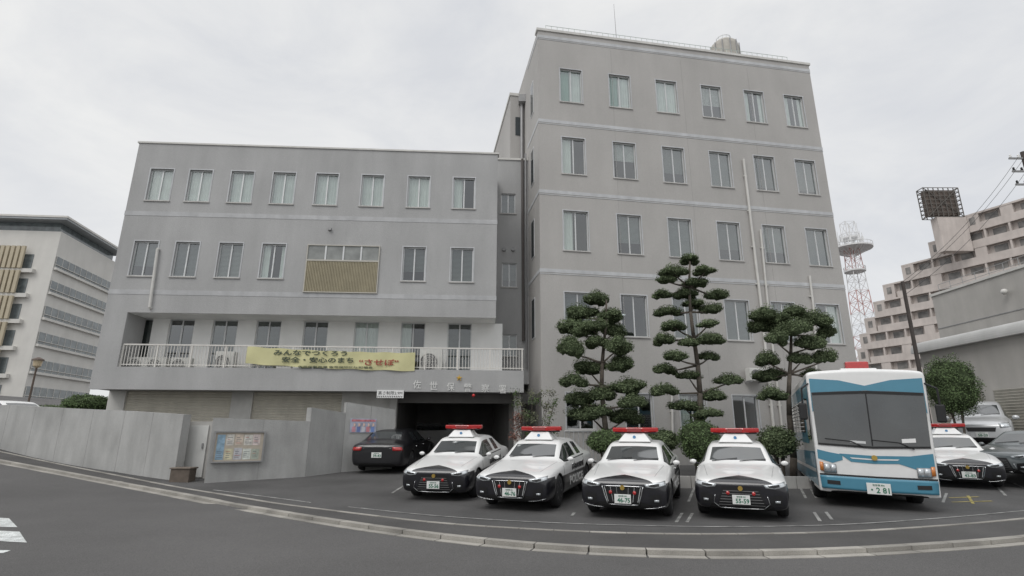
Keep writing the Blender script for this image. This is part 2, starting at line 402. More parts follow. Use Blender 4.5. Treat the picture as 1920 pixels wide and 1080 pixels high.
mb.quad(T.w(0,-.2),T.w(0,TT),T.w(0,TT,-TD),T.w(0,-.2,-TD)); mb.quad(T.w(TR,-.2),T.w(TR,TT),T.w(TR,TT,-10),T.w(TR,-.2,-10))
mb.quad(T.w(0,TT-.3,-.3),T.w(TR,TT-.3,-.3),T.w(TR,TT-.3,-10),T.w(0,TT-.3,-10)); mb.quad(T.w(0,-.2,-10),T.w(TR,-.2,-10),T.w(TR,TT,-10),T.w(0,TT,-10))
mb.quad(T.w(0,-.2,-TD),T.w(0,TT,-TD),T.w(0,TT,-10),T.w(0,-.2,-10))
mb.wbox(T,-.001,TR+.001,TT-.35,TT-.002,-.28,-.003)
mb.build('wall',conT,tower)
mb=MB(); mb.wbox(T,-.06,TR+.06,TT,TT+.12,-.35,.05); mb.build('parapet_cap',pipeW,tower)
for (yl,yr) in ((68,134),(222,280),(355,400),(503,535)):
    v=mean(T.uv(1010,yl)[1],T.uv(1265,(yl+yr)/2-5)[1],T.uv(1555,yr)[1])
    mb=MB(); mb.wbox(T,-.012,TR+.012,v-.15,v+.0,-.01,.012); mb.wbox(T,-.014,TR+.014,v-.22,v-.19,-.01,.014); mb.wbox(T,-.015,-.001,v-.15,v,-TD,-.01); mb.build('band',bandm,tower)
mb=MB()
for k in range(1,4): mb.wbox(T,TR*k/4-.006,TR*k/4+.006,rows[4][1]+.3,TT-.6,-.01,.003)
mb.build('joint',mat('joint_seal',(.33,.32,.31),.9,.1),tower)
inter=MB()
sty=[['green','green','white','half','sides','sides'],['left','half','blind','blind','dim','blind'],['left','blind','blind','dim','blind','dim'],['dim','none','dim','dim','blind','right'],['none','none','left','none']]
for ri,(v0,v1,ops) in enumerate(rows):
    for ci,(a,b) in enumerate(ops):
        window(tower,T,a,b,v0,v1,sty[ri][ci],lamp=(ri,ci) in ((1,0),(3,1),(4,3)),inter=inter)
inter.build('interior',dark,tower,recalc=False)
S=Wall((T.w(0,0,-TD).x,T.w(0,0,-TD).y),T.deg-90)
sg=mat('side_glass',(.05,.06,.065),.08,.1)
for (v0,v1,_) in rows[:4]:
    mb=MB(); mb.wbox(S,.7,1.3,v0,v1,-.02,.02); fo=mb.build('window',alu,tower); mb=MB(); mb.wbox(S,.75,1.25,v0+.05,v1-.05,.02,.026); mb.build('pane',sg,fo)
B=T.off(-3.2)
bu0=B.uv(957,230)[0]; bt=B.uv(965,180)[1]
mb=MB(); mb.wbox(B,bu0,1.5,0,bt,-6,0); mb.build('stair_block',conT,tower); mb=MB(); mb.wbox(B,bu0-.05,1.5,bt,bt+.15,-6,.04); mb.build('parapet_cap',pipeW,tower)
mb=MB(); mb.wbox(B,bu0+.25,bu0+.55,bt-2.2,bt-1.2,0,.03); mb.build('window',sg,tower)
mb=MB(); mb.path([B.w(bu0+.55,bt-.5,.12),B.w(bu0+.55,9,.12)],.08); mb.box(B.w(bu0+.55,bt-.3,.2),(.35,.35,.4)); mb.build('flue_pipe',alud,tower)
def pipe(root,W,pts,r=.055,m=pipeW,nm='downpipe'):
    mb=MB(); Q=[]
    for (px,py) in pts:
        u,v=W.uv(px,py); Q.append(W.w(u,v,r+.03))
    mb.path(Q,r,8)
    a,b=Q[0],Q[-1]; n=int((a-b).length/1.6)
    for i in range(n): 
        p=a.lerp(b,(i+.5)/max(1,n)); mb.box(p-W.n*.02,(.17,.06,.05),0,RD(W.deg))
    mb.build(nm,m,root,smooth=False)
pipe(tower,T,[(1392,300),(1425,575),(1448,800)]); pipe(tower,T,[(1424,432),(1438,575),(1464,800)],.045); pipe(tower,T,[(1516,518),(1526,600),(1530,760)],.045); pipe(tower,T,[(1258,728),(1260,815)],.045)
mb=MB()
ra,rb=T.uv(1025,54)[0],T.uv(1482,112)[0]
for i in range(46):
    u=ra+(rb-ra)*i/45; mb.tube(T.w(u,TT+.1,-.2),T.w(u,TT+.5,-.2),.011,5)
for h in (.3,.5): mb.tube(T.w(ra,TT+h,-.2),T.w(rb,TT+h,-.2),.013,6)
mb.build('roof_railing',mat('pale_green_rail',(.50,.56,.52),.6,.1,4),tower)
tp=T.off(-1.7); tu,tv=tp.uv(1356,74); base=tp.w(tu,TT-.3,0); hh_=tv-(TT-.3)
tk=thing('roof_tank','pale domed water tank with railed cap on the flat roof of the tall block','tank',base)
mb=MB(); mb.lathe((0,0,0),[(.68,0),(.70,hh_-.66),(.66,hh_-.45),(.46,hh_-.24),(.25,hh_-.17),(.01,hh_-.15)],28); mb.build('tank_body',mat('tank_beige',(.44,.42,.38),.8,.15,3),tk)
mb=MB()
for i in range(12):
    a=2*PI*i/12; mb.tube((.36*cos(a),.36*sin(a),hh_-.22),(.36*cos(a),.36*sin(a),hh_),.015,5); b=2*PI*(i+1)/12; mb.tube((.36*cos(a),.36*sin(a),hh_),(.36*cos(b),.36*sin(b),hh_),.015,5)
mb.build('rail',alu,tk)
mb=MB()
for i in range(12):
    a=2*PI*i/12; mb.tube((.72*cos(a),.72*sin(a),.2),(.72*cos(a),.72*sin(a),hh_-.5),.03,5)
mb.build('rib',alud,tk)
ap_=T.off(-1.2); u,v=ap_.uv(1153,8); p=ap_.w(u,TT-.3,0)
mb=MB(); mb.tube(p,ap_.w(u-.06,v,0),.022,6,0,.008); mb.tube(p+Vector((-.1,0,.9)),p+Vector((.1,0,.9)),.03,6)
tag(mb.build('roof_antenna',alud,None,loc=p),'thin whip antenna rising from the roof of the tall block','antenna')
# ---------------------------------------------------------------- WING
wp=on_y(215,500,19.3); W1=Wall((wp.x,wp.y),3.2)
uL=mean(W1.uv(255,275)[0],W1.uv(175,715)[0]); uR=mean(W1.uv(935,290)[0],W1.uv(928,600)[0]); vT=mean(W1.uv(255,275)[1],W1.uv(600,276)[1],W1.uv(935,286)[1])
vM=mean(W1.uv(237,578)[1],W1.uv(928,603)[1]); sT=mean(W1.uv(225,678)[1],W1.uv(980,704)[1]); sB=mean(W1.uv(175,715)[1],W1.uv(985,750)[1])
sR=W1.uv(982,728)[0]; fin=mean(W1.uv(237,580)[0],W1.uv(225,675)[0])
wing=thing('office_building','low grey police station wing with a railed balcony and carport passage on the left','building',(W1.w(6,0).x,W1.w(6,0).y,.3),0,None,True)
rA=[(299,322,378),(373,322,379),(452,322,380),(531,323,381),(612,324,383),(698,326,385),(785,329,388),(870,332,391)]
rB=[(270,452,514),(348,453,516),(430,455,518),(511,457,521),(776,464,530),(866,467,533)]
def rowof(r,hw,W):
    v1=mean(*[W.uv(q[0],q[1])[1] for q in r]); v0=mean(*[W.uv(q[0],q[2])[1] for q in r]); return (v0,v1,[(W.uv(q[0],(q[1]+q[2])/2)[0]-hw,W.uv(q[0],(q[1]+q[2])/2)[0]+hw) for q in r])
RA=rowof(rA,.44,W1); RB=rowof(rB,.44,W1)
lv=(W1.uv(575,500)[0],W1.uv(709,500)[0]); lv0=mean(W1.uv(572,546)[1],W1.uv(708,550)[1]); lv1=mean(W1.uv(580,460)[1],W1.uv(710,464)[1])
BD=1.15
mb=MB()
wall_rows(mb,W1,uL,uR,vM,vT,[RB,RA],.2)
DB=-9
for u in (uL,uR): mb.quad(W1.w(u,vM),W1.w(u,vT),W1.w(u,vT,DB),W1.w(u,vM,DB))
mb.quad(W1.w(uL,vT-.25,-.25),W1.w(uR,vT-.25,-.25),W1.w(uR,vT-.25,DB),W1.w(uL,vT-.25,DB)); mb.quad(W1.w(uL,sB,DB),W1.w(uR,sB,DB),W1.w(uR,vT,DB),W1.w(uL,vT,DB))
mb.wbox(W1,uL,fin,sT,vM-.001,-BD,-.001)
mb.quad(W1.w(uL,-1,-BD),W1.w(uL,vT,-BD),W1.w(uL,vT,DB),W1.w(uL,-1,DB))
mb.build('wall',conW,wing)
mb=MB(); mb.quad(W1.w(fin,vM,0),W1.w(uR,vM,0),W1.w(uR,vM,-BD),W1.w(fin,vM,-BD)); mb.build('soffit',paintw,wing)
mb=MB(); mb.wbox(W1,uL-.05,uR+.05,vT,vT+.07,-.3,.04); mb.build('parapet_cap',pipeW,wing)
for (ya,yb) in ((402,414),(540,566)):
    v=mean(W1.uv(240,ya)[1],W1.uv(928,yb)[1]); mb=MB(); mb.wbox(W1,uL-.012,uR+.012,v-.09,v+.09,-.01,.01); mb.build('band',bandw,wing)
inter=MB()
for i,(a,b) in enumerate(RA[2]): window(wing,W1,a,b,RA[0],RA[1],'white' if i<7 else 'left',inter=inter)
for i,(a,b) in enumerate(RB[2]): window(wing,W1,a,b,RB[0],RB[1],['dim','dim','blind','sides','dim','dim'][i],inter=inter)
mb=MB(); t=.035
for (a,b,c,d) in ((lv[0]-t,lv[0],lv0-t,lv1+t),(lv[1],lv[1]+t,lv0-t,lv1+t),(lv[0],lv[1],lv1,lv1+t),(lv[0],lv[1],lv0-t,lv0),(lv[0],lv[1],lv0+(lv1-lv0)*.66,lv0+(lv1-lv0)*.69)): mb.wbox(W1,a,b,c,d,.001,.06)
lo=mb.build('louvre_bay',mat('beige_alu',(.48,.46,.41),.5,.05,5),wing)
mb=MB(); vm=lv0+(lv1-lv0)*.66; n=46
for i in range(n):
    u=lv[0]+(lv[1]-lv[0])*i/n; mb.wbox(W1,u,u+(lv[1]-lv[0])/n*.5,lv0,vm,.01,.05)
mb.wbox(W1,lv[0],lv[1],lv0,vm,.002,.02); mb.build('louvre',louv,lo)
vm=lv0+(lv1-lv0)*.69
mb=MB(); mb.wbox(W1,lv[0],lv[1],vm,lv1,.002,.02); mb.build('pane',mat('strip_glass',(.26,.27,.26),.2,.2,3),lo)
for i in range(1,4): 
    mb=MB(); u=lv[0]+(lv[1]-lv[0])*i/4; mb.wbox(W1,u-.03,u+.03,vm,lv1,.02,.045); mb.build('mullion',alu,lo)
W1b=W1.off(-BD); rD=[(265,592,655),(343,595,657),(424,598,660),(505,602,663),(593,606,666),(688,610,668),(775,612,672),(862,615,676)]
ops=[]; 
for q in rD:
    u=W1b.uv(q[0],q[1])[0]; ops.append((u-.48,u+.48))
dv1=mean(*[W1b.uv(q[0],q[1])[1] for q in rD])+.05; fl=sT-.25
mb=MB(); wall_rows(mb,W1b,uL,uR+.3,fl,vM,[(fl+.05,dv1,ops)],.15); mb.build('balcony_wall',paintw,wing)
for i,(a,b) in enumerate(ops): window(wing,W1b,a,b,fl+.05,dv1,['dim','none','dim','dim','dim','white','left','dim'][i],inter=inter,trim=False,sill=False)
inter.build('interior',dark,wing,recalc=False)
mb=MB(); mb.wbox(W1,uL,sR,sB,sT,-.18,.002); mb.wbox(W1,uL+.002,sR-.002,sB+.02,fl-.004,-2.6,-.18); mb.build('balcony_slab',conW,wing)
mb=MB(); mb.wbox(W1,fin,sR-.01,fl-.003,fl,-BD+.01,-.19); mb.build('balcony_floor',concL,wing)
mb=MB(); ru0=fin+.03; n=130; rt=sT+.80
for i in range(n+1):
    u=ru0+(sR-.05-ru0)*i/n; mb.wbox(W1,u-.009,u+.009,sT+.05,rt,-.12,-.10)
for i in range(13):
    u=ru0+(sR-.05-ru0)*i/12; mb.wbox(W1,u-.025,u+.025,sT,rt+.02,-.135,-.085)
mb.wbox(W1,ru0,sR,rt,rt+.05,-.14,-.08); mb.wbox(W1,ru0,sR,sT+.08,sT+.11,-.122,-.098)
mb.build('balcony_railing',railW,wing)
W2=W1.off(-2.4); lT=W2.uv(940,300)[1]; lk=W2.uv(993,500)[0]
lw=[(953,363,400),(955,493,538),(955,627,668)]
mb=MB(); rws=[]
for q in lw[::-1]:
    u=W2.uv(q[0],q[1])[0]; rws.append((W2.uv(q[0],q[2])[1],W2.uv(q[0],q[1])[1],[(u-.33,u+.33)]))
wall_rows(mb,W2,uR-.5,lk+.6,sT-.3,lT,rws,.2); mb.build('link_wall',conW,wing)
it=MB()
for (a,b,o) in rws: window(wing,W2,o[0][0],o[0][1],a,b,'dim',inter=it,trim=False)
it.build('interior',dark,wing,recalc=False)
mb=MB(); mb.wbox(W2,uR-.5,lk+.6,lT,lT+.1,-.4,.05); mb.build('parapet_cap',pipeW,wing)
def wpipe(px0,y0,px1,y1,r,m,nm,W):
    mb=MB(); a=W.w(*W.uv(px0,y0),r+.04); b=W.w(*W.uv(px1,y1),r+.04); mb.path([a,b],r,8); return mb.build(nm,m,wing)
wpipe(979,300,981,640,.06,mat('brown_conduit',(.10,.09,.085),.6,.1,3),'drainpipe',W2)
wpipe(985,290,987,690,.04,alud,'drainpipe',W2)
mb=MB(); a=W1.w(*W1.uv(298,468),.09); b=W1.w(*W1.uv(283,578),.09); mb.path([a+W1.n*-.08,a,b,b-W1.n*.5],.05,8); mb.build('downpipe',pipeW,wing)
mb=MB(); u,v=W1.uv(619,430); mb.wbox(W1,u-.06,u+.06,v-.06,v+.04,0,.10); mb.build('wall_lamp',alud,wing)
for q in (945,962):
    mb=MB(); u,v=W2.uv(q,468); mb.lathe(W2.w(u,v,.05),[(.09,-.05),(.09,.05)],12,0,'Y'); mb.build('vent_cap',alud,wing)
G=W1.off(-1.1)
tun=G.uv(741,800)[0]
mb=MB(); rr=[]
for (a,b) in ((232,432),(472,640)): rr.append((G.uv(a,760)[0],G.uv(b,760)[0]))
shT=G.uv(400,730)[1]
wall_rows(mb,G,uL,tun,-.5,sB+.015,[(.2,shT,rr)],.15)
mb.build('ground_floor_wall',mat('pale_ground_wall',(.66,.65,.62),.85,.1,2,streak=.1),wing)
shm=mat('shutter_steel',(.68,.645,.56),.6,.08,3,streak=.08)
shd=mat('shutter_grey',(.40,.385,.34),.6,.08,3,streak=.1)
for (a,b) in rr:
    mb=MB(); n=30
    for i in range(n):
        z=.2+(shT-.2)*i/n; h=(shT-.2)/n; mb.quad(G.w(a,z,-.12),G.w(b,z,-.12),G.w(b,z+h*.8,-.09),G.w(a,z+h*.8,-.09)); mb.quad(G.w(a,z+h*.8,-.09),G.w(b,z+h*.8,-.09),G.w(b,z+h,-.12),G.w(a,z+h,-.12))
    mb.build('roller_shutter',shm,wing,recalc=False)
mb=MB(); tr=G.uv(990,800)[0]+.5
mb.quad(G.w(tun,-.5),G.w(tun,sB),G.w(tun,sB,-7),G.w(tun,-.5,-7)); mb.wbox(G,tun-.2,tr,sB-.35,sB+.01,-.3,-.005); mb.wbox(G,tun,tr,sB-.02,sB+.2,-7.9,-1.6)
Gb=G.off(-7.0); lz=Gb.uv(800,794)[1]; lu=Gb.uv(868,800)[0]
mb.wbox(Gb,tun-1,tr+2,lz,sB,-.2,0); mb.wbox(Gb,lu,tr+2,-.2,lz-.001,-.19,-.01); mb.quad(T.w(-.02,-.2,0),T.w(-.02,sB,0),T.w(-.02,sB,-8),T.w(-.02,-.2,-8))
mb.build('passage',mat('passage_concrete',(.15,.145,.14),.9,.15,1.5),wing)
for a,b in ((722,736),(966,980)):
    mb=MB(); mb.wbox(W1,W1.uv(a,790)[0],W1.uv(b,790)[0],0,sB,-1.05,-.75); mb.build('pillar',concL,wing)
lm_=mat('steel_letters',(.74,.74,.72),.4,.03)
for ch,px,py in zip('佐世保警察署',(782,813,845,877,910,942),(722,724,726,728,729,731)):
    u,v=W1.uv(px,py-1); lettering(ch,.29,.30,lm_,wing,W1.mtx(u,v,.02),'lettering',.008,.004)
u,v=W1.uv(861,709); mb=MB(); V=[W1.w(u+cos(PI/2+i*PI/5)*(.13 if i%2==0 else .05),v+sin(PI/2+i*PI/5)*(.13 if i%2==0 else .05),.05) for i in range(10)]; c=W1.w(u,v,.09)
mb.add(V+[c],[(i,(i+1)%10,10) for i in range(10)]); mb.build('star_emblem',mat('gold',(.65,.42,.08),.35,.05,metal=.4),wing)
u,v=W1.uv(888,742); mb=MB(); mb.blob(W1.w(u,v,.12),(.06,.06,.06),0,2,0); mb.build('entrance_lamp',mat('red_globe',(.55,.03,.03),.3,.05),wing,smooth=True)
a,b=W1.uv(707,739)[0],W1.uv(757,739)[0]; v=mean(W1.uv(730,732)[1],W1.uv(730,746)[1]); p=W1.w((a+b)/2,v-.14,.03)
hs=thing('height_sign','small white height limit sign reading 2.9M on the edge of the balcony slab','sign',p,0,None,True)
mb=MB(); mb.wbox(W1,a,b,v-.14,v+.14,.01,.04); mb.build('panel',white,hs); lettering('高さ制限2.9M',(b-a)*.9,.13,black,hs,W1.mtx((a+b)/2,v+.04,.042)); 
mb=MB()
for i in range(14): 
    u=a+.02+(b-a-.04)*i/14; mb.quad(W1.w(u,v-.12,.043),W1.w(u+.03,v-.12,.043),W1.w(u+.05,v-.06,.043),W1.w(u+.02,v-.06,.043))
mb.build('hazard_stripe',black,hs,recalc=False)
# banner
ba=W1.uv(463,668); bb=W1.uv(778,682); 
TL,TRr,BL_,BR=W1.uv(463,650),W1.uv(778,662),W1.uv(463,682),W1.uv(778,696)
bn=thing('banner','long yellow safety banner with Japanese slogan tied to the balcony railing','banner',W1.w((ba[0]+bb[0])/2,BR[1],0),0,None,True)
mb=MB(); n=80; V=[]
for i in range(n+1):
    t=i/n; u=ba[0]+(bb[0]-ba[0])*t; top=TL[1]+(TRr[1]-TL[1])*t-.05*sin(PI*t)+.012*sin(t*40); bot=BL_[1]+(BR[1]-BL_[1])*t-.04*sin(PI*t)+.015*sin(t*31+1)
    for j in range(5):
        s=j/4; V.append(W1.w(u,top+(bot-top)*s,.05+.022*sin(t*34+s*3)*(.4+s*.6)))
mb.add(V,[(i*5+j,i*5+j+1,(i+1)*5+j+1,(i+1)*5+j) for i in range(n) for j in range(4)])
mb.build('cloth',mat('yellow_cloth',(.60,.575,.32),.8,.08,2),bn,recalc=False,smooth=True)
def bt(txt,x0,x1,y,h,m,bold=.01):
    p=W1.uv(x0,y);q=W1.uv(x1,y); lettering(txt,q[0]-p[0],h,m,bn,W1.mtx((p[0]+q[0])/2,p[1],.085),'lettering',.003,bold)
inkg=mat('dark_green_ink',(.06,.08,.055),.7,.05); inkr=mat('red_ink',(.34,.07,.05),.7,.05)
bt('みんなでつくろう',515,652,661.5,.20,inkg,.02); bt('安全・安心のまち',530,664,674.5,.21,inkg,.02); bt('“させぼ”',674,748,679.5,.23,inkr,.02); bt('佐世保警察署 佐世保地区防犯協会',560,700,688,.08,inkg,.01)
acm=mat('ac_casing',(.64,.64,.61),.6,.06,4); acf=mat('ac_fan',(.20,.20,.20),.6,.2,9)
D1=W1.off(-.62)
for i,(px,py,kind,lab) in enumerate([(264,657,0,'white air conditioner unit on the balcony nearest its left end'),(300,664,0,'white air conditioner unit on the balcony, second from the left end'),(345,662,0,'white air conditioner unit on the balcony below the second door from the left'),(426,660,1,'tall white air conditioner unit with dark fan just left of the yellow banner'),(705,668,0,'air conditioner unit mostly hidden behind the right half of the yellow banner'),(808,676,2,'white air conditioner unit with a big round fan right of the yellow banner')]):
    u,_=D1.uv(px,py); ww,hh=(.72,.6) if kind==0 else ((.7,.85) if kind==1 else (.85,1.05))
    r=thing('air_conditioner',lab,'air conditioner',D1.w(u,fl,0),RD(W1.deg),'air conditioners on the balcony')
    mb=MB(); mb.box((0,.0,hh/2+.06),(ww,.3,hh)); mb.box((-ww*.35,0,.03),(.06,.3,.06)); mb.box((ww*.35,0,.03),(.06,.3,.06)); mb.build('casing',acm,r,bevel=.015)
    rad=min(ww,hh)*.38
    mb=MB(); mb.lathe((-ww*.08,-.155,hh*.52+.06),[(rad,0),(rad,-.012)],24,0,'Y'); gr=mb.build('fan_opening',acf,r)
    mb=MB()
    for k in range(4): 
        q=rad*(k+1)/4
        for j in range(20):
            a0,a1=2*PI*j/20,2*PI*(j+1)/20; mb.tube((-ww*.08+q*cos(a0),-.175,hh*.52+.06+q*sin(a0)),(-ww*.08+q*cos(a1),-.175,hh*.52+.06+q*sin(a1)),.009,4)
    for j in range(8): mb.tube((-ww*.08,-.175,hh*.52+.06),(-ww*.08+rad*cos(j*PI/4),-.175,hh*.52+.06+rad*sin(j*PI/4)),.009,4)
    mb.build('fan_guard',acm,gr)
# ---------------------------------------------------------------- retaining walls
def panels(mb,A,B,zA,zB,th=.25,step=1.35,depthz=.8):
    d=B-A; d.z=0; Ln=d.length; d.normalize(); n=Vector((d.y,-d.x,0)); k=max(1,round(Ln/step))
    for i in range(k):
        t0=i/k; t1=(i+1)/k; p=A+d*Ln*t0+d*.005; q=A+d*Ln*t1-d*.005; z0=zA+(zB-zA)*t0; z1=zA+(zB-zA)*t1
        lp=g(p.x,p.y)-depthz; lq=g(q.x,q.y)-depthz
        a=Vector((p.x,p.y,lp)); b=Vector((q.x,q.y,lq)); c=Vector((q.x,q.y,z1)); e=Vector((p.x,p.y,z0)); o=-n*th
        mb.add([a,b,c,e,a+o,b+o,c+o,e+o],[(0,1,2,3),(5,4,7,6),(3,2,6,7),(0,4,5,1),(1,5,6,2),(4,0,3,7)])
    mb.add([Vector((A.x,A.y,g(A.x,A.y)-depthz))-n*.012,Vector((B.x,B.y,g(B.x,B.y)-depthz))-n*.012,Vector((B.x,B.y,zB-.02))-n*.012,Vector((A.x,A.y,zA-.02))-n*.012],[(0,1,2,3)])
pts=[on_y(-420,800,24),on_y(0,838,19.4),on_y(100,858,18.4),on_y(215,880,17.5),on_ground(325,901)]; tops=[770,759,765,770,777]; pxs=[-420,0,100,215,325]
mb=MB(); zt=[z_over(a,b,p) for a,b,p in zip(pxs,tops,pts)]
for i in range(4): panels(mb,pts[i],pts[i+1],zt[i],zt[i+1])
tag(mb.build('retaining_wall',conc,None,loc=pts[4]),'long streaked grey concrete retaining wall climbing beside the road on the left','wall')
pb0=on_ground(383,906); pb1=on_ground(572,894); zb0=z_over(383,783,pb0); zb1=z_over(572,790,pb1)
bw=thing('concrete_wall','grey concrete wall carrying the notice board beside the driveway entrance','wall',pb0,0,None,True)
mb=MB(); panels(mb,pb0,pb1,zb0,zb1); mb.build('wall',conc,bw)
pc1=on_y(642,850,18.6); pc2=on_y(738,830,19.6); mb=MB(); cz=z_over(572,764,pb1); panels(mb,pb1,pc1,cz,z_over(642,774,pc1),.25,1.0); mb.build('side_wall',conc,bw)
mb=MB(); panels(mb,pc1,pc2,z_over(642,754,pc1),z_over(738,768,pc2),.25,1.0); mb.build('side_wall',conc,bw)
q0=pts[4]+Vector((-.1,.55,0)); zz=z_over(345,790,q0)
gd=thing('service_door','pale metal door set in the recess between the two concrete walls','door',q0,0,None,True)
dl=Wall((q0.x,q0.y),0); gg=g(q0.x,q0.y)
mb=MB(); mb.wbox(dl,-.3,1.6,gg-.3,zz,-.15,0); mb.build('surround',mat('recess_concrete',(.42,.41,.39),.9,.1,2,streak=.15),gd)
mb=MB(); mb.wbox(dl,.0,.62,gg+.02,zz-.12,.001,.04); dr=mb.build('door',mat('door_paint',(.6,.6,.58),.7,.08,2,streak=.1),gd); mb=MB(); mb.wbox(dl,.5,.54,gg+.85,gg+1.0,.04,.08); mb.build('handle',alud,dr)
bx=on_ground(330,905); 
pl=thing('utility_box','low dark brown box on the pavement in front of the pale metal door','box',bx)
mb=MB(); mb.box((.02,.25,.17),(.55,.36,.38)); mb.build('casing',mat('rust_brown',(.13,.105,.085),.8,.2,5),pl,bevel=.015); mb=MB(); mb.box((.02,.25,.38),(.6,.42,.04)); mb.build('lid',mat('brown_lid',(.17,.14,.115),.8,.2,5),pl,bevel=.01)
d=(pb1-pb0); d.z=0; NW=Wall((pb0.x,pb0.y),math.degrees(math.atan2(d.y,d.x)))
na,nb=NW.uv(402,835)[0],NW.uv(492,835)[0]; n1_,n0_=mean(NW.uv(402,809)[1],NW.uv(492,813)[1]),mean(NW.uv(402,862)[1],NW.uv(492,866)[1])
nbd=thing('notice_board','glazed aluminium notice board full of posters on the concrete wall','notice board',NW.w((na+nb)/2,n0_,0),0,None,True)
mb=MB(); mb.wbox(NW,na,nb,n0_,n1_,.01,.07); mb.build('back_panel',mat('cork',(.46,.41,.34),.9,.1,6),nbd)
mb=MB()
for (a,b,c,e) in ((na-.04,na,n0_-.04,n1_+.04),(nb,nb+.04,n0_-.04,n1_+.04),(na,nb,n1_,n1_+.04),(na,nb,n0_-.04,n0_)): mb.wbox(NW,a,b,c,e,.005,.11)
mb.build('frame',alud,nbd)
cols_=[(.26,.38,.48),(.56,.53,.38),(.62,.6,.55),(.5,.5,.52),(.58,.50,.42),(.6,.63,.58),(.62,.6,.55),(.42,.46,.39),(.60,.52,.50)]
inks=[mat('print_ink',(.14,.14,.16),.8,0),mat('print_red',(.4,.12,.11),.8,0)]
k=0
for i in range(5):
    for j in range(2):
        a=na+.05+(nb-na-.1)*i/5; h=(n1_-n0_)/2; z=n0_+.04+j*h; ww=(nb-na)/5*random.uniform(.74,.9)
        if i==0 and j==1: continue
        zz2=z+h*(random.uniform(.72,.88) if i else 1.75)
        mb=MB(); mb.wbox(NW,a,a+ww,z,min(zz2,n1_-.05),.07,.074); 
        po=mb.build('poster',mat('poster_paper',cols_[k%9],.8,.25,9),nbd); k+=1
        for q in range(4): 
            mb=MB(); mb.wbox(NW,a+.03,a+ww*random.uniform(.5,.9),z+h*(.15+.13*q),z+h*(.18+.13*q),.074,.076); mb.build('print_line',inks[(k+q)%5==0],po)
d=(pc2-pc1); d.z=0; PW=Wall((pc1.x,pc1.y),math.degrees(math.atan2(d.y,d.x))); a,b=PW.uv(656,798)[0],PW.uv(705,798)[0]; c,e=PW.uv(680,811)[1],PW.uv(680,785)[1]
pp=thing('wall_poster','pink and blue poster with rounded figures on the side wall by the black sedan','poster',PW.w((a+b)/2,c,0),0,None,True)
mb=MB(); mb.wbox(PW,a,b,c,e,.01,.03); mb.build('sheet',mat('poster_blue',(.40,.42,.52),.6,.3,5),pp)
for i in range(5):
    u=a+(b-a)*(.14+.18*i); hc=(e-c); mb=MB(); mb.wbox(PW,u-.06,u+.06,c+.02,c+hc*.42,.03,.034); mb.build('figure_shape',mat('poster_pink',[(.6,.3,.35),(.16,.22,.45),(.6,.6,.65),(.6,.25,.28),(.2,.3,.6)][i],.6,.1,5),pp)
    mb=MB(); mb.lathe(PW.w(u,c+hc*.55,.032),[(.055,-.004),(.055,.004)],14,0,'Y'); mb.build('face_shape',mat('poster_skin',(.62,.45,.38),.6,.05),pp)
mb=MB(); mb.wbox(PW,a+.04,b-.04,e-.1,e-.03,.03,.033); mb.build('title_strip',mat('poster_red',(.55,.2,.22),.6,.3,12),pp)
# ---------------------------------------------------------------- VEHICLES
def carpaint(name,col,metal=0,rough=.3): return mat(name,col,rough,.03,6,metal=metal,coat=.6)
cw=carpaint('white_car_paint',(.76,.76,.75)); cb=carpaint('black_car_paint',(.012,.012,.014)); cs=carpaint('silver_car_paint',(.55,.56,.57),.3); cgr=carpaint('graphite_car_paint',(.15,.165,.17),.3)
teal=carpaint('teal_bus_paint',(.065,.235,.335),0,.4)
cglass=mat('car_glass',(.035,.04,.042),.05,.25,1.6,spec=.9,coat=1)
chrome=mat('chrome',(.55,.56,.57),.16,0,metal=1); under=mat('underbody',(.01,.01,.01),.9,.1)
tyrem=mat('tyre',(.022,.022,.023),.85,.1,20); rimm=mat('alloy',(.42,.42,.43),.3,.05,metal=.7)
lens=mat('headlamp_lens',(.55,.58,.60),.06,.3,14,coat=1,metal=.35); redl=mat('red_lens',(.42,.012,.012),.12,.15,20,coat=1,spec=.8); redd=mat('dark_red_lens',(.22,.01,.01),.12,.1,20,coat=1)
orangel=mat('amber_lens',(.6,.20,.04),.15,.1,20,coat=1); grillm=mat('grille_black',(.012,.012,.013),.35,.2,40)
platew=mat('plate_white',(.74,.75,.73),.5,.02); greenk=mat('plate_green_ink',(.02,.16,.09),.6,0)
goldm=mat('gold_badge',(.55,.38,.10),.3,.05,metal=.7); blueb=mat('blue_badge',(.12,.28,.5),.4,.05); speakm=mat('bar_speaker',(.30,.05,.05),.4,.3,40)
seamm=mat('panel_gap',(.22,.22,.22),.6,0)
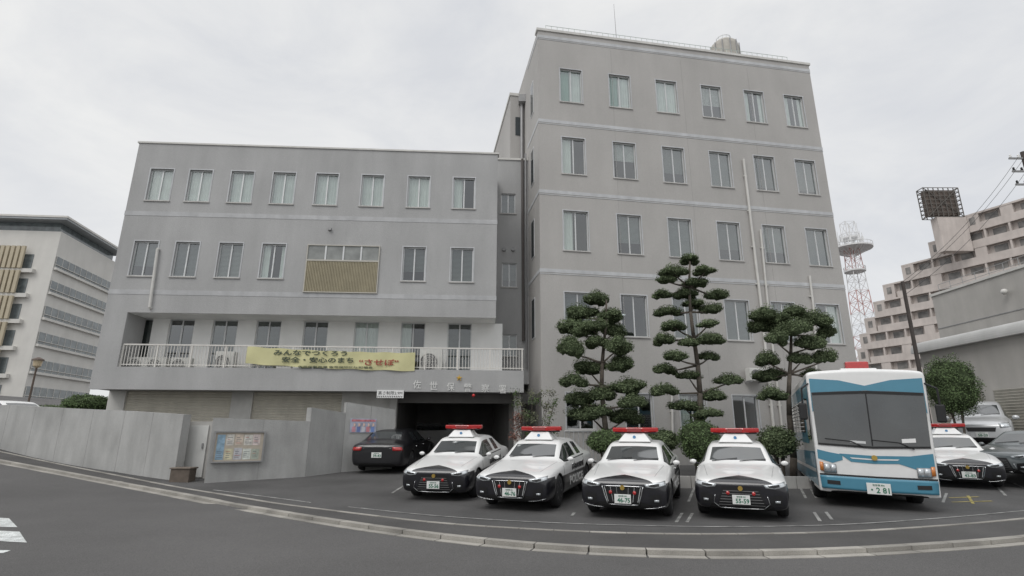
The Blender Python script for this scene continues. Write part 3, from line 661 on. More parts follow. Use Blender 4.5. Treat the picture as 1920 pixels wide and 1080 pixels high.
def panda(L):
    m=bpy.data.materials.new('patrol_paint'); m.use_nodes=True; nt=m.node_tree; N=nt.nodes; K=nt.links; b=N['Principled BSDF']
    b.inputs['Roughness'].default_value=.28; b.inputs['Coat Weight'].default_value=.6; b.inputs['Coat Roughness'].default_value=.04
    tc=N.new('ShaderNodeTexCoord'); s=N.new('ShaderNodeSeparateXYZ'); K.new(tc.outputs['Object'],s.inputs[0])
    def mth(op,a,bb):
        n=N.new('ShaderNodeMath'); n.operation=op
        for i,q in enumerate((a,bb)):
            if q is None: continue
            if isinstance(q,(int,float)): n.inputs[i].default_value=q
            else: K.new(q,n.inputs[i])
        return n.outputs[0]
    ax=mth('ABSOLUTE',s.outputs[0],None)
    yy=mth('ADD',s.outputs[1],L/2)
    e=mth('ADD',yy,mth('MULTIPLY',ax,.55))
    nose=mth('LESS_THAN',e,.36); frt=mth('LESS_THAN',yy,.55)
    thr=mth('ADD',mth('ADD',mth('MULTIPLY',nose,.20),mth('MULTIPLY',frt,.055)),.615)
    blk=mth('LESS_THAN',s.outputs[2],thr)
    mx=N.new('ShaderNodeMixRGB'); K.new(blk,mx.inputs[0]); mx.inputs[1].default_value=(.76,.76,.75,1); mx.inputs[2].default_value=(.012,.012,.016,1); K.new(mx.outputs[0],b.inputs['Base Color']); return m
def ring(s,L):
    y,w,zb,bz,wr,z6,z8=s; y-=L/2
    h=[(0,zb),(w*.84,zb),(w*.97,zb+.06),(w,zb+(bz-zb)*.5),(w*.99,bz-.07),(w*.95,bz),(wr,z6),(wr-.07,z6+(z8-z6)*.45),(wr*.55,z8-.008),(0,z8)]
    return [(a,y,z) for a,z in h]
SED=[(0.00,.72,.34,.57,.54,.62,.64),(0.025,.83,.24,.64,.66,.685,.70),(0.10,.89,.18,.70,.71,.74,.755),(0.50,.905,.17,.765,.72,.80,.815),(1.00,.91,.17,.82,.72,.86,.88),(1.38,.91,.17,.865,.72,.905,.925),(1.46,.91,.17,.875,.72,.92,.94),
(2.10,.91,.17,.90,.61,1.28,1.315),(2.22,.91,.17,.905,.60,1.315,1.35),(2.82,.91,.17,.91,.59,1.335,1.375),(2.90,.91,.17,.91,.59,1.335,1.375),(3.45,.91,.17,.92,.585,1.315,1.36),(3.62,.91,.17,.925,.58,1.29,1.335),
(4.22,.90,.18,.935,.67,1.01,1.035),(4.32,.895,.18,.935,.67,.99,1.01),(4.72,.88,.22,.91,.68,.96,.98),(4.84,.82,.28,.85,.60,.90,.92),(4.87,.72,.36,.78,.48,.83,.84)]
SEDG={6:(5,7,8),7:(5,),8:(5,),10:(5,),12:(7,8)}
VAN=[(0,.66,.34,.66,.46,.72,.75),(.05,.78,.24,.76,.62,.8,.84),(.25,.85,.18,.86,.66,.92,.96),(.85,.86,.17,.95,.68,1.02,1.06),(.95,.86,.17,.97,.68,1.05,1.09),(1.8,.86,.17,1.0,.62,1.55,1.6),(1.95,.86,.17,1.0,.60,1.6,1.65),(2.6,.86,.17,1.0,.6,1.64,1.69),(2.68,.86,.17,1.0,.6,1.64,1.69),(3.5,.86,.17,1.0,.6,1.62,1.67),(3.7,.86,.17,1.0,.6,1.60,1.64),(4.25,.84,.2,1.02,.62,1.15,1.2),(4.38,.78,.28,.98,.58,1.05,1.1),(4.42,.66,.36,.85,.45,.9,.92)]
VANG={4:(5,7,8),5:(5,),6:(5,),8:(5,),10:(7,8)}
SH={}
def shell(key,rings,gl,mats,axles,rw,zc=.33):
    if key in SH: return SH[key]
    mb=MB(); n=len(rings[0])
    for r in rings:
        for p in r: mb.v.append(Vector(p))
        for p in r[-2:0:-1]: mb.v.append(Vector((-p[0],p[1],p[2])))
    m=2*n-2
    for k in range(len(rings)-1):
        for j in range(m):
            jj=(j+1)%m; row=j if j<n-1 else m-1-j
            mi=2 if row==0 else (1 if row in gl.get(k,()) else 0)
            mb.f.append([k*m+j,k*m+jj,(k+1)*m+jj,(k+1)*m+j]); mb.m.append(mi)
    for base in (0,(len(rings)-1)*m):
        for i in range(n-1):
            a=base+i; b=base+i+1; c=base+(m-i-1)%m if i+1<n-1 else b; d=base+(m-i)%m
            f=[a,b,c,d]; f=[x for q,x in enumerate(f) if x not in f[:q]]
            mb.f.append(f); mb.m.append(0)
    ob=mb.build('tmp',mats,None,smooth=True)
    s=ob.modifiers.new('s','SUBSURF'); s.levels=2; s.render_levels=2
    cut=MB()
    for y in axles: cut.lathe((0,y,zc),[(rw,-1.4),(rw,1.4)],28,2,'X')
    co_=cut.build('cut',mats,None)
    bo=ob.modifiers.new('b','BOOLEAN'); bo.object=co_; bo.operation='DIFFERENCE'; bo.solver='EXACT'
    bpy.context.view_layer.update()
    me=bpy.data.meshes.new_from_object(ob.evaluated_get(bpy.context.evaluated_depsgraph_get())); me.name='body'
    bpy.data.objects.remove(ob); bpy.data.objects.remove(co_)
    me.shade_smooth()
    bv=BVHTree.FromPolygons([v.co.copy() for v in me.vertices],[list(p.vertices) for p in me.polygons])
    SH[key]=(me,bv); return SH[key]
def patch(bv,top,bot,dr,off,m,parent,name,rows=4,sub=4,solid=0):
    def dens(pl):
        o=[]
        for i in range(len(pl)-1):
            for j in range(sub): t=j/sub; o.append((pl[i][0]+(pl[i+1][0]-pl[i][0])*t,pl[i][1]+(pl[i+1][1]-pl[i][1])*t))
        o.append(pl[-1]); return o
    A=dens(top);B=dens(bot); V=[]; last=None; mb=MB()
    for i in range(len(A)):
        for j in range(rows+1):
            t=j/rows; a=A[i][0]+(B[i][0]-A[i][0])*t; b=A[i][1]+(B[i][1]-A[i][1])*t
            if dr=='F': o,d=Vector((a,-9,b)),Vector((0,1,0))
            elif dr=='B': o,d=Vector((a,9,b)),Vector((0,-1,0))
            elif dr=='R': o,d=Vector((9,a,b)),Vector((-1,0,0))
            elif dr=='L': o,d=Vector((-9,a,b)),Vector((1,0,0))
            else: o,d=Vector((a,b,9)),Vector((0,0,-1))
            h=bv.ray_cast(o,d)
            if h[0] is not None: p=h[0]-d*off; last=p
            else: p=Vector(o); k={'F':1,'B':1,'R':0,'L':0,'T':2}[dr]; p[k]=last[k] if last else 0
            V.append(p)
    r1=rows+1
    mb.add(V,[(i*r1+j,(i+1)*r1+j,(i+1)*r1+j+1,i*r1+j+1) for i in range(len(A)-1) for j in range(rows)])
    return mb.build(name,m,parent,smooth=True,recalc=False,solid=solid)
def sprite(body,root,mats):
    o=bpy.data.objects.new('body',body); C.objects.link(o); o.parent=root
    if o.data.materials[0]!=mats[0]:
        for i,mm in enumerate(mats): o.material_slots[i].link='OBJECT'; o.material_slots[i].material=mm
    return o
WM={}
def wheels(root,pos,r,wd):
    if r not in WM:
        mb=MB(); mb.lathe((0,0,0),[(r*.66,-wd/2),(r*.9,-wd/2),(r*.985,-wd*.36),(r,-wd*.15),(r,wd*.15),(r*.985,wd*.36),(r*.9,wd/2),(r*.66,wd/2)],32,0,'X'); t=mb.build('wheel',tyrem,None,smooth=True)
        mb=MB(); mb.lathe((0,0,0),[(r*.67,-wd*.42),(r*.64,-wd*.50),(r*.60,-wd*.3),(r*.60,wd*.3),(r*.64,wd*.50),(r*.67,wd*.42)],32,0,'X')
        mb.lathe((0,0,0),[(r*.58,-wd*.2),(r*.58,wd*.2)],24,1,'X'); mb.lathe((0,0,0),[(r*.15,-wd*.44),(r*.15,wd*.44)],12,0,'X')
        for i in range(8):
            a=2*PI*i/8
            for s in (-1,1): mb.tube((s*wd*.36,0,0),(s*wd*.42,r*.62*cos(a),r*.62*sin(a)),.028,6,0,.02)
        q=mb.build('rim',[rimm,darkm],None); WM[r]=(t.data,q.data); bpy.data.objects.remove(t); bpy.data.objects.remove(q)
    for p in pos:
        a=bpy.data.objects.new('wheel',WM[r][0]); C.objects.link(a); a.parent=root; a.location=p
        b=bpy.data.objects.new('rim',WM[r][1]); C.objects.link(b); b.parent=a
FRT=lambda p: mtx(p,(1,0,0),(0,0,1),(0,-1,0))
BCK=lambda p: mtx(p,(-1,0,0),(0,0,1),(0,1,0))
def plate(root,p,txt,back=False,w=.33,h=.165,small='佐世保 300'):
    s=1 if back else -1
    mb=MB(); mb.box(p,(w,.015,h)); pl=mb.build('number_plate',platew,root,bevel=.005)
    fn=BCK if back else FRT; q=Vector(p)+Vector((0,s*.011,0))
    lettering(txt,w*.76,h*.5,greenk,pl,fn(q+Vector((.02*(-s),0,-h*.12))),'lettering',.002,.02); lettering(small,w*.5,h*.18,greenk,pl,fn(q+Vector((0,0,h*.33))),'lettering',.002)
    return pl
def place(px,py,hdg,L):
    p=on_ground(px,py); d=Vector((sin(hdg),cos(hdg),0)); c=p+d*L/2; c.z=g(c.x,c.y)
    fr=g(p.x,p.y); q=p+d*L; sl=math.atan2(g(q.x,q.y)-fr,L); c.z=(fr+g(q.x,q.y))/2
    return c,sl
def sedan(root,paint,kind,ptxt,police=True,L=4.87):
    body,bv=shell('sedan',[ring(s,L) for s in SED],SEDG,[paint,cglass,under],(-L/2+.92,-L/2+3.80),.37)
    sprite(body,root,[paint,cglass,under]); y0=-L/2
    wheels(root,[(s*.78,y0+a,.33) for s in (-1,1) for a in (.92,3.80)],.335,.215)
    for s in (1,-1):
        h=patch(bv,[(s*.44,.652),(s*.60,.674),(s*.83,.712)],[(s*.47,.605),(s*.64,.59),(s*.845,.645)],'F',.012,lens,root,'headlight',3,4,.012)
        patch(bv,[(s*.52,.645),(s*.60,.655),(s*.72,.675)],[(s*.53,.62),(s*.62,.612),(s*.73,.63)],'F',.022,grillm,h,'lamp_housing',2,3)
        patch(bv,[(s*.54,.46),(s*.76,.49)],[(s*.53,.29),(s*.74,.29)],'F',.01,grillm,root,'air_intake',3,4)
        patch(bv,[(s*.62,.385),(s*.71,.39)],[(s*.62,.35),(s*.71,.35)],'F',.02,lens,root,'fog_lamp',2,2,.01)
        patch(bv,[(s*.50,.85),(s*.80,.84)],[(s*.52,.73),(s*.84,.73)],'B',.012,redl if not police else redd,root,'tail_light',3,4,.01)
        mb=MB(); mb.blob((s*.98,y0+1.66,.945),(.08,.045,.05),0,2,0); mi=mb.build('mirror',cw if police else paint,root,smooth=True)
        mb=MB(); mb.tube((s*.85,y0+1.66,.90),(s*.95,y0+1.66,.93),.022,6); mb.build('stalk',darkm,mi)
        for yy in (1.35,2.42,3.42):
            mb=MB(); V=[]
            for k in range(9):
                z=.26+(.88-.26)*k/8; hh=bv.ray_cast(Vector((s*9,y0+yy,z)),Vector((-s,0,0)))
                if hh[0]: V.append(hh[0])
            if len(V)>2: mb.path(V,.006,4); mb.build('door_gap',darkm,root)
        mb=MB(); V=[]
        for k in range(10):
            hh=bv.ray_cast(Vector((s*(.62+.012*k),y0+.30+1.05*k/9,5)),Vector((0,0,-1)))
            if hh[0]: V.append(hh[0]-Vector((0,0,.002)))
        mb.path(V,.005,4); mb.build('bonnet_gap',seamm,root)
        for yy in (2.22,3.22):
            mb=MB(); hh=bv.ray_cast(Vector((s*9,y0+yy,.79)),Vector((-s,0,0)))
            if hh[0]: mb.box(hh[0]+Vector((s*.02,0,0)),(.03,.19,.03)); mb.build('door_handle',chrome,root,bevel=.008)
        dr='R' if s>0 else 'L'
        patch(bv,[(y0+1.55,.905),(y0+2.8,.925),(y0+3.6,.94)],[(y0+1.55,.885),(y0+2.8,.905),(y0+3.6,.92)],dr,.006,chrome if not police else darkm,root,'window_trim',1,5)
    if kind=='a':
        gr=patch(bv,[(-.34,.60),(0,.61),(.34,.60)],[(-.46,.26),(0,.24),(.46,.26)],'F',.008,grillm,root,'grille',6,4)
        for s in (1,-1): patch(bv,[(s*.48,.46),(s*.51,.32),(s*.40,.235)],[(s*.492,.46),(s*.524,.32),(s*.41,.222)],'F',.02,chrome,gr,'grille_trim',1,4,.012)
        patch(bv,[(-.40,.235),(0,.225),(.40,.235)],[(-.41,.222),(0,.212),(.41,.222)],'F',.02,chrome,gr,'grille_trim',1,4,.012)
        for k in range(6): patch(bv,[(-.33-.02*k,.54-.05*k),(.33+.02*k,.54-.05*k)],[(-.33-.02*k,.533-.05*k),(.33+.02*k,.533-.05*k)],'F',.014,alud,gr,'grille_bar',1,10)
    else:
        gr=patch(bv,[(-.40,.60),(0,.605),(.40,.60)],[(-.29,.31),(0,.30),(.29,.31)],'F',.008,grillm,root,'grille',6,4)
        patch(bv,[(-.42,.615),(0,.62),(.42,.615)],[(-.40,.60),(0,.605),(.40,.60)],'F',.02,chrome,gr,'grille_trim',1,4,.012)
        for s in (1,-1): patch(bv,[(s*.40,.605),(s*.355,.44),(s*.30,.30)],[(s*.42,.61),(s*.375,.44),(s*.318,.285)],'F',.02,chrome,gr,'grille_trim',1,4,.012)
        for k in range(7): patch(bv,[(-.37+.123*k,.595)]+[(-.358+.119*k,.595)],[(-.30+.10*k,.33)]+[(-.292+.097*k,.33)],'F',.014,alu,gr,'grille_bar',4,1)
        patch(bv,[(-.30,.29),(0,.28),(.30,.29)],[(-.29,.272),(0,.262),(.29,.272)],'F',.02,chrome,gr,'grille_trim',1,4,.012)
        for s in (1,-1): patch(bv,[(s*.82,.285),(s*.6,.235),(s*.4,.22)],[(s*.82,.272),(s*.6,.222),(s*.4,.207)],'F',.015,chrome,root,'bumper_trim',1,4,.01)
    plate(root,(0,y0-.035,.385),ptxt)
    c=bv.ray_cast(Vector((0,-9,.585)),Vector((0,1,0)))[0]; mb=MB(); mb.lathe(c+Vector((0,-.02,.0)),[(.045,.012),(.045,-.012)],16,0,'Y'); mb.build('emblem',goldm if police else chrome,root)
    for s in (-.55,.05):
        mb=MB(); V=[]
        for k in range(6):
            hh=bv.ray_cast(Vector((s+.55*k/5,y0+1.50+.10*(k/5),5)),Vector((0,0,-1))); V.append(hh[0]+Vector((0,0,.015)))
        mb.path(V,.009,4); mb.build('wiper',darkm,root)
    if police:
        z0=1.40; yl=y0+2.42
        mb=MB(); mb.add([(-.40,yl-.30,z0-.06),(.40,yl-.30,z0-.06),(.40,yl+.35,z0-.06),(-.40,yl+.35,z0-.06),(-.24,yl-.14,z0+.13),(.24,yl-.14,z0+.13),(.24,yl+.2,z0+.13),(-.24,yl+.2,z0+.13)],[(0,1,2,3),(4,5,6,7),(0,1,5,4),(1,2,6,5),(2,3,7,6),(3,0,4,7)]); ba=mb.build('bar_mount',cw,root,bevel=.025)
        mb=MB(); mb.lathe((0,yl-.24,z0+.045),[(.035,.03),(.035,-.005)],16,0,'Y'); mb.build('emblem',blueb,ba)
        lb=MB(); lb.add([(x,yy,z) for z in (z0+.15,z0+.255) for (x,yy) in ((-.56,yl+.15),(-.56,yl-.02),(-.2,yl-.17),(.2,yl-.17),(.56,yl-.02),(.56,yl+.15))],[(5,4,3,2,1,0),(6,7,8,9,10,11)]+[(i,(i+1)%6,6+(i+1)%6,6+i) for i in range(6)])
        l=lb.build('light_bar',redl,root,bevel=.025)
        mb=MB(); mb.box((0,yl-.14,z0+.203),(.34,.09,.075)); mb.build('speaker',speakm,l)
        mb=MB(); mb.box((0,yl+.02,z0+.135),(1.0,.16,.03)); mb.build('bar_base',darkm,l)
        for s in (1,-1): 
            mb=MB(); mb.lathe((s*.24,c.y-.015,.50),[(.03,.03),(.034,-.02),(.01,-.03)],12,0,'Y'); mb.build('flash_lamp',redl,root)
            a=(1,0,0) if s>0 else (-1,0,0); b=(0,1,0) if s>0 else (0,-1,0); dv=Vector((-s,0,0))
            hh=bv.ray_cast(Vector((s*9,.1,.45)),dv)[0]; lettering('POLICE',1.4,.19,cw,root,mtx(hh+Vector((s*.012,0,.0)),b,(0,0,1),a),'lettering',.004,.02)
            hh=bv.ray_cast(Vector((s*9,.25,.73)),dv)[0]; lettering('長崎県警察',1.3,.13,black,root,mtx(hh+Vector((s*.018,0,0)),b,(0,0,1),a),'lettering',.004,.01)
    return bv
LP=4.87; pdm=panda(LP)
def police(px,py,hd,kind,txt,lab,group='black and white patrol cars parked in the lot'):
    c,sl=place(px,py,RD(hd),LP*.96); r=thing('police_car',lab,'police car',c,-RD(hd),group); r.rotation_euler=(sl,0,-RD(hd)); r.scale=(.94,.96,1.0); sedan(r,pdm,kind,txt); return r
police(812,942,12,'a','55-56','black and white police sedan with plate 55-56 beside the black civilian sedan')
police(956,960,20,'b','46-76','black and white police sedan with plate 46-76, second from the left in the row')
police(1170,976,20,'b','46-75','black and white police sedan with plate 46-75, third in the row with chrome grille')
police(1394,978,22,'a','55-59','black and white police sedan with plate 55-59 next to the police bus')
police(1822,918,30,'b','43-83','black and white police sedan with plate 43-83 on the far side of the bus')
def civil(lab,name,c,sl,hd,paint,txt,rear,scale=1):
    rz=-RD(hd)+(PI if rear else 0)
    r=thing(name,lab,'car',c,rz); r.rotation_euler=(-sl if rear else sl,0,rz); r.scale=(scale,)*3; bv=sedan(r,paint,'a',txt,False)
    return r
c,sl=place(704,890,RD(4),LP)
r=civil('black civilian sedan seen from behind at the driveway entrance','parked_car',c,sl,4,cb,'39-43',True)
plate(r,(0,LP/2+.02,.60),'39-43',True)
mb=MB(); mb.box((0,LP/2-.02,.80),(.9,.03,.03)); mb.build('boot_trim',chrome,r,bevel=.008)
civil('white car with only its roof above the retaining wall at far left','parked_car',Vector((-20.6,22.6,g(-20.6,22.6)-.05)),0,-72,cw,'12-60',False)
c,sl=place(1872,914,RD(66),LP)
civil('dark grey car cut off by the right edge of the picture','parked_car',c,0,66,cgr,'20-14',False)
def mini(lab,name,px,py,hd,paint,txt,scale=1):
    L=4.42; body,bv=shell('van',[ring(s,L) for s in VAN],VANG,[paint,cglass,under],(-L/2+.85,-L/2+3.55),.36)
    c,sl=place(px,py,RD(hd),L*scale); r=thing(name,lab,'car',c,-RD(hd)); r.scale=(scale,)*3
    sprite(body,r,[paint,cglass,under]); y0=-L/2; wheels(r,[(s*.74,y0+a,.31) for s in (-1,1) for a in (.85,3.55)],.32,.2)
    for s in (1,-1):
        patch(bv,[(s*.48,.84),(s*.76,.88)],[(s*.50,.68),(s*.78,.72)],'F',.012,lens,r,'headlight',3,4,.012)
        mb=MB(); mb.blob((s*.96,y0+1.25,1.05),(.11,.06,.08),0,2,0); mb.build('mirror',paint,r,smooth=True)
        patch(bv,[(s*.58,1.0),(s*.76,1.0)],[(s*.58,.78),(s*.78,.78)],'B',.012,redl,r,'tail_light',3,4,.01)
        for yy in (1.25,2.62,3.5):
            mb=MB(); V=[]
            for k in range(9):
                z=.26+(.95-.26)*k/8; hh=bv.ray_cast(Vector((s*9,y0+yy,z)),Vector((-s,0,0)))
                if hh[0]: V.append(hh[0])
            if len(V)>2: mb.path(V,.006,4); mb.build('door_gap',darkm,r)
    patch(bv,[(-.4,.70),(.4,.70)],[(-.36,.56),(.36,.56)],'F',.01,grillm,r,'grille',3,6); patch(bv,[(-.45,.36),(.45,.36)],[(-.4,.26),(.4,.26)],'F',.01,grillm,r,'air_intake',3,6)
    if txt: plate(r,(0,y0-.03,.46),txt)
    for s in (-.5,.05):
        mb=MB(); mb.path([bv.ray_cast(Vector((s+.5*k/5,y0+1.0+.1*k/5,5)),Vector((0,0,-1)))[0]+Vector((0,0,.015)) for k in range(6)],.009,4); mb.build('wiper',darkm,r)
    return r
mini('silver minivan behind the police sedan at the far right','minivan',1850,854,42,cs,'58-20',1.1)
pv=on_y(812,806,29.5)
r=thing('parked_van','white van seen through the dark carport passage','van',(pv.x,29.5,.45),RD(0))
mb=MB(); mb.add([(-1.9,-.8,.3),(1.9,-.8,.3),(1.9,.8,.3),(-1.9,.8,.3),(-1.9,-.8,1.0),(1.9,-.8,1.2),(1.9,.8,1.2),(-1.9,.8,1.0),(-1.2,-.7,1.8),(1.8,-.7,1.85),(1.8,.7,1.85),(-1.2,.7,1.8)],[(3,2,1,0),(0,1,5,4),(1,2,6,5),(2,3,7,6),(3,0,4,7),(4,5,9,8),(5,6,10,9),(6,7,11,10),(7,4,8,11),(8,9,10,11)]); mb.build('body',cw,r,bevel=.06)
mb=MB(); mb.add([(-1.45,-.80,1.15),(.9,-.81,1.2),(.9,-.745,1.65),(-1.15,-.745,1.62)],[(0,1,2,3)]); mb.build('side_window',cglass,r,solid=.02)
for s in (-1.1,1.1):
    mb=MB(); mb.lathe((s,-.78,.3),[(.3,.1),(.3,-.05)],24,0,'Y'); mb.build('wheel',tyrem,r)
# ---------------------------------------------------------------- BUS
BL=8.2
def bring(y,ws,zt,zb,lean=0):
    w=1.115*ws; h=[(0,zb),(w*.97,zb),(w*.998,zb+.02),(w,zb+.08),(w*1.01,1.25),(w*1.01,1.32),(w*1.035,2.50+zt*.5),(w*1.038,2.70+zt*.6),(w*1.03,2.80+zt*.8),(w*.98,2.85+zt),(w*.5,2.885+zt),(0,2.90+zt)]
    return [(a,y-BL/2-(0 if z<1.2 else lean*(z-1.2)/1.7),z) for a,z in h]
brs=[bring(0.0,.95,-.08,.33,-.03),bring(.01,.975,-.05,.30,-.03),bring(.035,.992,-.02,.28,-.03),bring(.08,1,0,.28,-.03),bring(.5,1,0,.28,0),bring(2.5,1,0,.28),bring(5.5,1,0,.28),bring(8.05,1,0,.3),bring(8.17,.98,-.05,.34),bring(8.2,.93,-.1,.38)]
hd=RD(24); pf=on_y(1650,945,12.25); pf.z=0
c=pf+Vector((sin(hd),cos(hd),0))*BL/2
bus=thing('police_bus','white and teal police bus with red roof lamp and number 281','bus',(c.x,c.y,0.02),-hd); bus.scale=(1,1,1.04); bus.rotation_euler=(0,RD(1.6),-hd)
bb_,bbv=shell('bus',brs,{},[cw,cglass,under],(-BL/2+1.75,-BL/2+6.1),.50,.45)
sprite(bb_,bus,[cw,cglass,under]); yb=-BL/2
wheels(bus,[(s*.98,yb+a,.44) for s in (-1,1) for a in (1.75,6.1)],.44,.26)
p=lambda t,b,o,m,n,dr='F',rows=6,sub=6,solid=0,par=bus: patch(bbv,t,b,dr,o,m,par,n,rows,sub,solid)
p([(-1.09,2.68),(-.5,2.64),(0,2.52),(.5,2.64),(1.09,2.68)],[(-1.09,1.95),(-.6,2.36),(0,2.42),(.6,2.36),(1.09,1.95)],.008,teal,'stripe')
ws=p([(-1.08,2.37),(-.5,2.40),(0,2.41),(.5,2.40),(1.08,2.37)],[(-1.05,1.28),(-.5,1.25),(0,1.24),(.5,1.25),(1.05,1.28)],.016,cglass,'windshield')
p([(-1.06,2.37),(0,2.41),(1.06,2.37)],[(-1.06,2.31),(0,2.35),(1.06,2.31)],.03,darkm,'windshield_seal',rows=1,par=ws)
p([(-1.05,1.29),(0,1.25),(1.05,1.29)],[(-1.05,1.25),(0,1.205),(1.05,1.25)],.022,darkm,'windshield_seal',rows=1,par=ws)
p([(-.012,2.38),(.012,2.38)],[(-.012,1.26),(.012,1.26)],.026,darkm,'windshield_seal',rows=6,sub=1,par=ws)
p([(.55,1.42),(.80,1.44)],[(.55,1.34),(.80,1.36)],.022,white,'dash_card',rows=2,sub=2,par=ws); p([(-.42,1.36),(-.12,1.35)],[(-.42,1.31),(-.12,1.30)],.022,alu,'dash_card',rows=2,sub=2,par=ws)
p([(-1.08,1.15),(-.85,1.10),(-.60,1.06)],[(-1.08,.96),(-.8,.88),(-.60,.95)],.010,teal,'stripe')
p([(-.66,1.08),(0,1.06),(.66,1.08),(1.07,1.15)],[(-.44,.92),(0,.90),(.44,.92),(1.07,.72)],.010,teal,'stripe')
p([(-.46,1.01),(0,.995),(.46,1.01)],[(-.42,.985),(0,.97),(.42,.985)],.018,cw,'pinstripe',rows=1)
p([(-1.08,.62),(0,.61),(1.08,.62)],[(-1.06,.36),(0,.34),(1.06,.36)],.03,teal,'bumper',solid=.04)
p([(-1.08,.66),(0,.65),(1.08,.66)],[(-1.08,.625),(0,.615),(1.08,.625)],.03,darkm,'bumper_gap',rows=1)
for s in (1,-1):
    hl=p([(s*.74,.86),(s*.99,.865)],[(s*.74,.67),(s*.99,.675)],.02,alud,'headlight',sub=3,rows=3,solid=.02)
    p([(s*.755,.845),(s*.85,.85)],[(s*.755,.70),(s*.85,.70)],.036,lens,'lens',sub=2,rows=2,par=hl,solid=.01)
    p([(s*.87,.85),(s*.97,.855)],[(s*.87,.70),(s*.97,.70)],.036,lens,'lens',sub=2,rows=2,par=hl,solid=.01)
    p([(s*.99,.89),(s*1.06,.90)],[(s*.99,.70),(s*1.06,.72)],.024,orangel,'turn_signal',sub=2,rows=2,solid=.015)
    p([(s*.70,.52),(s*.95,.53)],[(s*.70,.44),(s*.95,.45)],.06,darkm,'bumper_slot',sub=3,rows=1)
    mb=MB(); mb.path([(s*1.08,yb+.1,2.6),(s*1.28,yb-.16,2.45),(s*1.29,yb-.14,2.1)],.02,6); ar=mb.build('mirror_arm',darkm,bus)
    mb=MB(); mb.box((s*1.29,yb-.12,1.95),(.17,.09,.36)); mb.build('mirror',darkm,ar,bevel=.03)
    x0=-.15 if s<0 else .75
    mb=MB(); mb.path([Vector((x0,yb-.03,1.22)),Vector((x0-.25,yb-.04,1.34)),Vector((x0-.75,yb-.045,1.38))],.012,5); mb.build('wiper',darkm,bus)
    dr='R' if s>0 else 'L'; q=lambda t,b,o,m,n,par=bus,rows=3,sub=8,solid=0: patch(bbv,t,b,dr,o,m,par,n,rows,sub,solid)
    q([(yb+.08,2.68),(yb+1.2,2.62),(yb+8,2.62)],[(yb+.08,1.95),(yb+1.2,1.25),(yb+8,1.25)],.008,teal,'stripe')
    q([(yb+.08,1.10),(yb+8,.95)],[(yb+.08,.38),(yb+8,.34)],.008,teal,'stripe')
    q([(yb+.08,.74),(yb+8,.64)],[(yb+.08,.66),(yb+8,.56)],.014,cw,'pinstripe',rows=1)
    for k in range(5):
        a=yb+1.75+k*1.25; wn=q([(a,2.28),(a+1.12,2.28)],[(a,1.50),(a+1.12,1.50)],.018,cglass,'side_window',sub=3)
        mb=MB()
        for j in range(8): mb.tube((s*1.185,a,1.54+.1*j),(s*1.185,a+1.12,1.54+.1*j),.010,4)
        mb.build('window_guard',white,wn)
    q([(yb+.35,2.25),(yb+1.15,2.3)],[(yb+.35,1.35),(yb+1.15,1.35)],.018,cglass,'side_window',sub=4)
mb=MB(); mb.lathe((-0.0,yb-.03,1.02),[(.055,.01),(.055,-.02)],12,0,'Y'); mb.build('emblem',goldm,bus)
plate(bus,(0,yb-.085,.41),'・2 81',False,.44,.22,'佐世保 800')
mb=MB(); mb.box((0,yb+.75,2.90),(.75,.5,.1)); lm=mb.build('light_mount',cw,bus,bevel=.03); mb=MB(); mb.box((0,yb+.75,3.03),(.48,.28,.17)); mb.build('beacon',redl,lm,bevel=.03)
mb=MB(); mb.box((0,yb+3.6,2.95),(1.5,2.4,.2)); mb.build('roof_unit',cw,bus,bevel=.05)
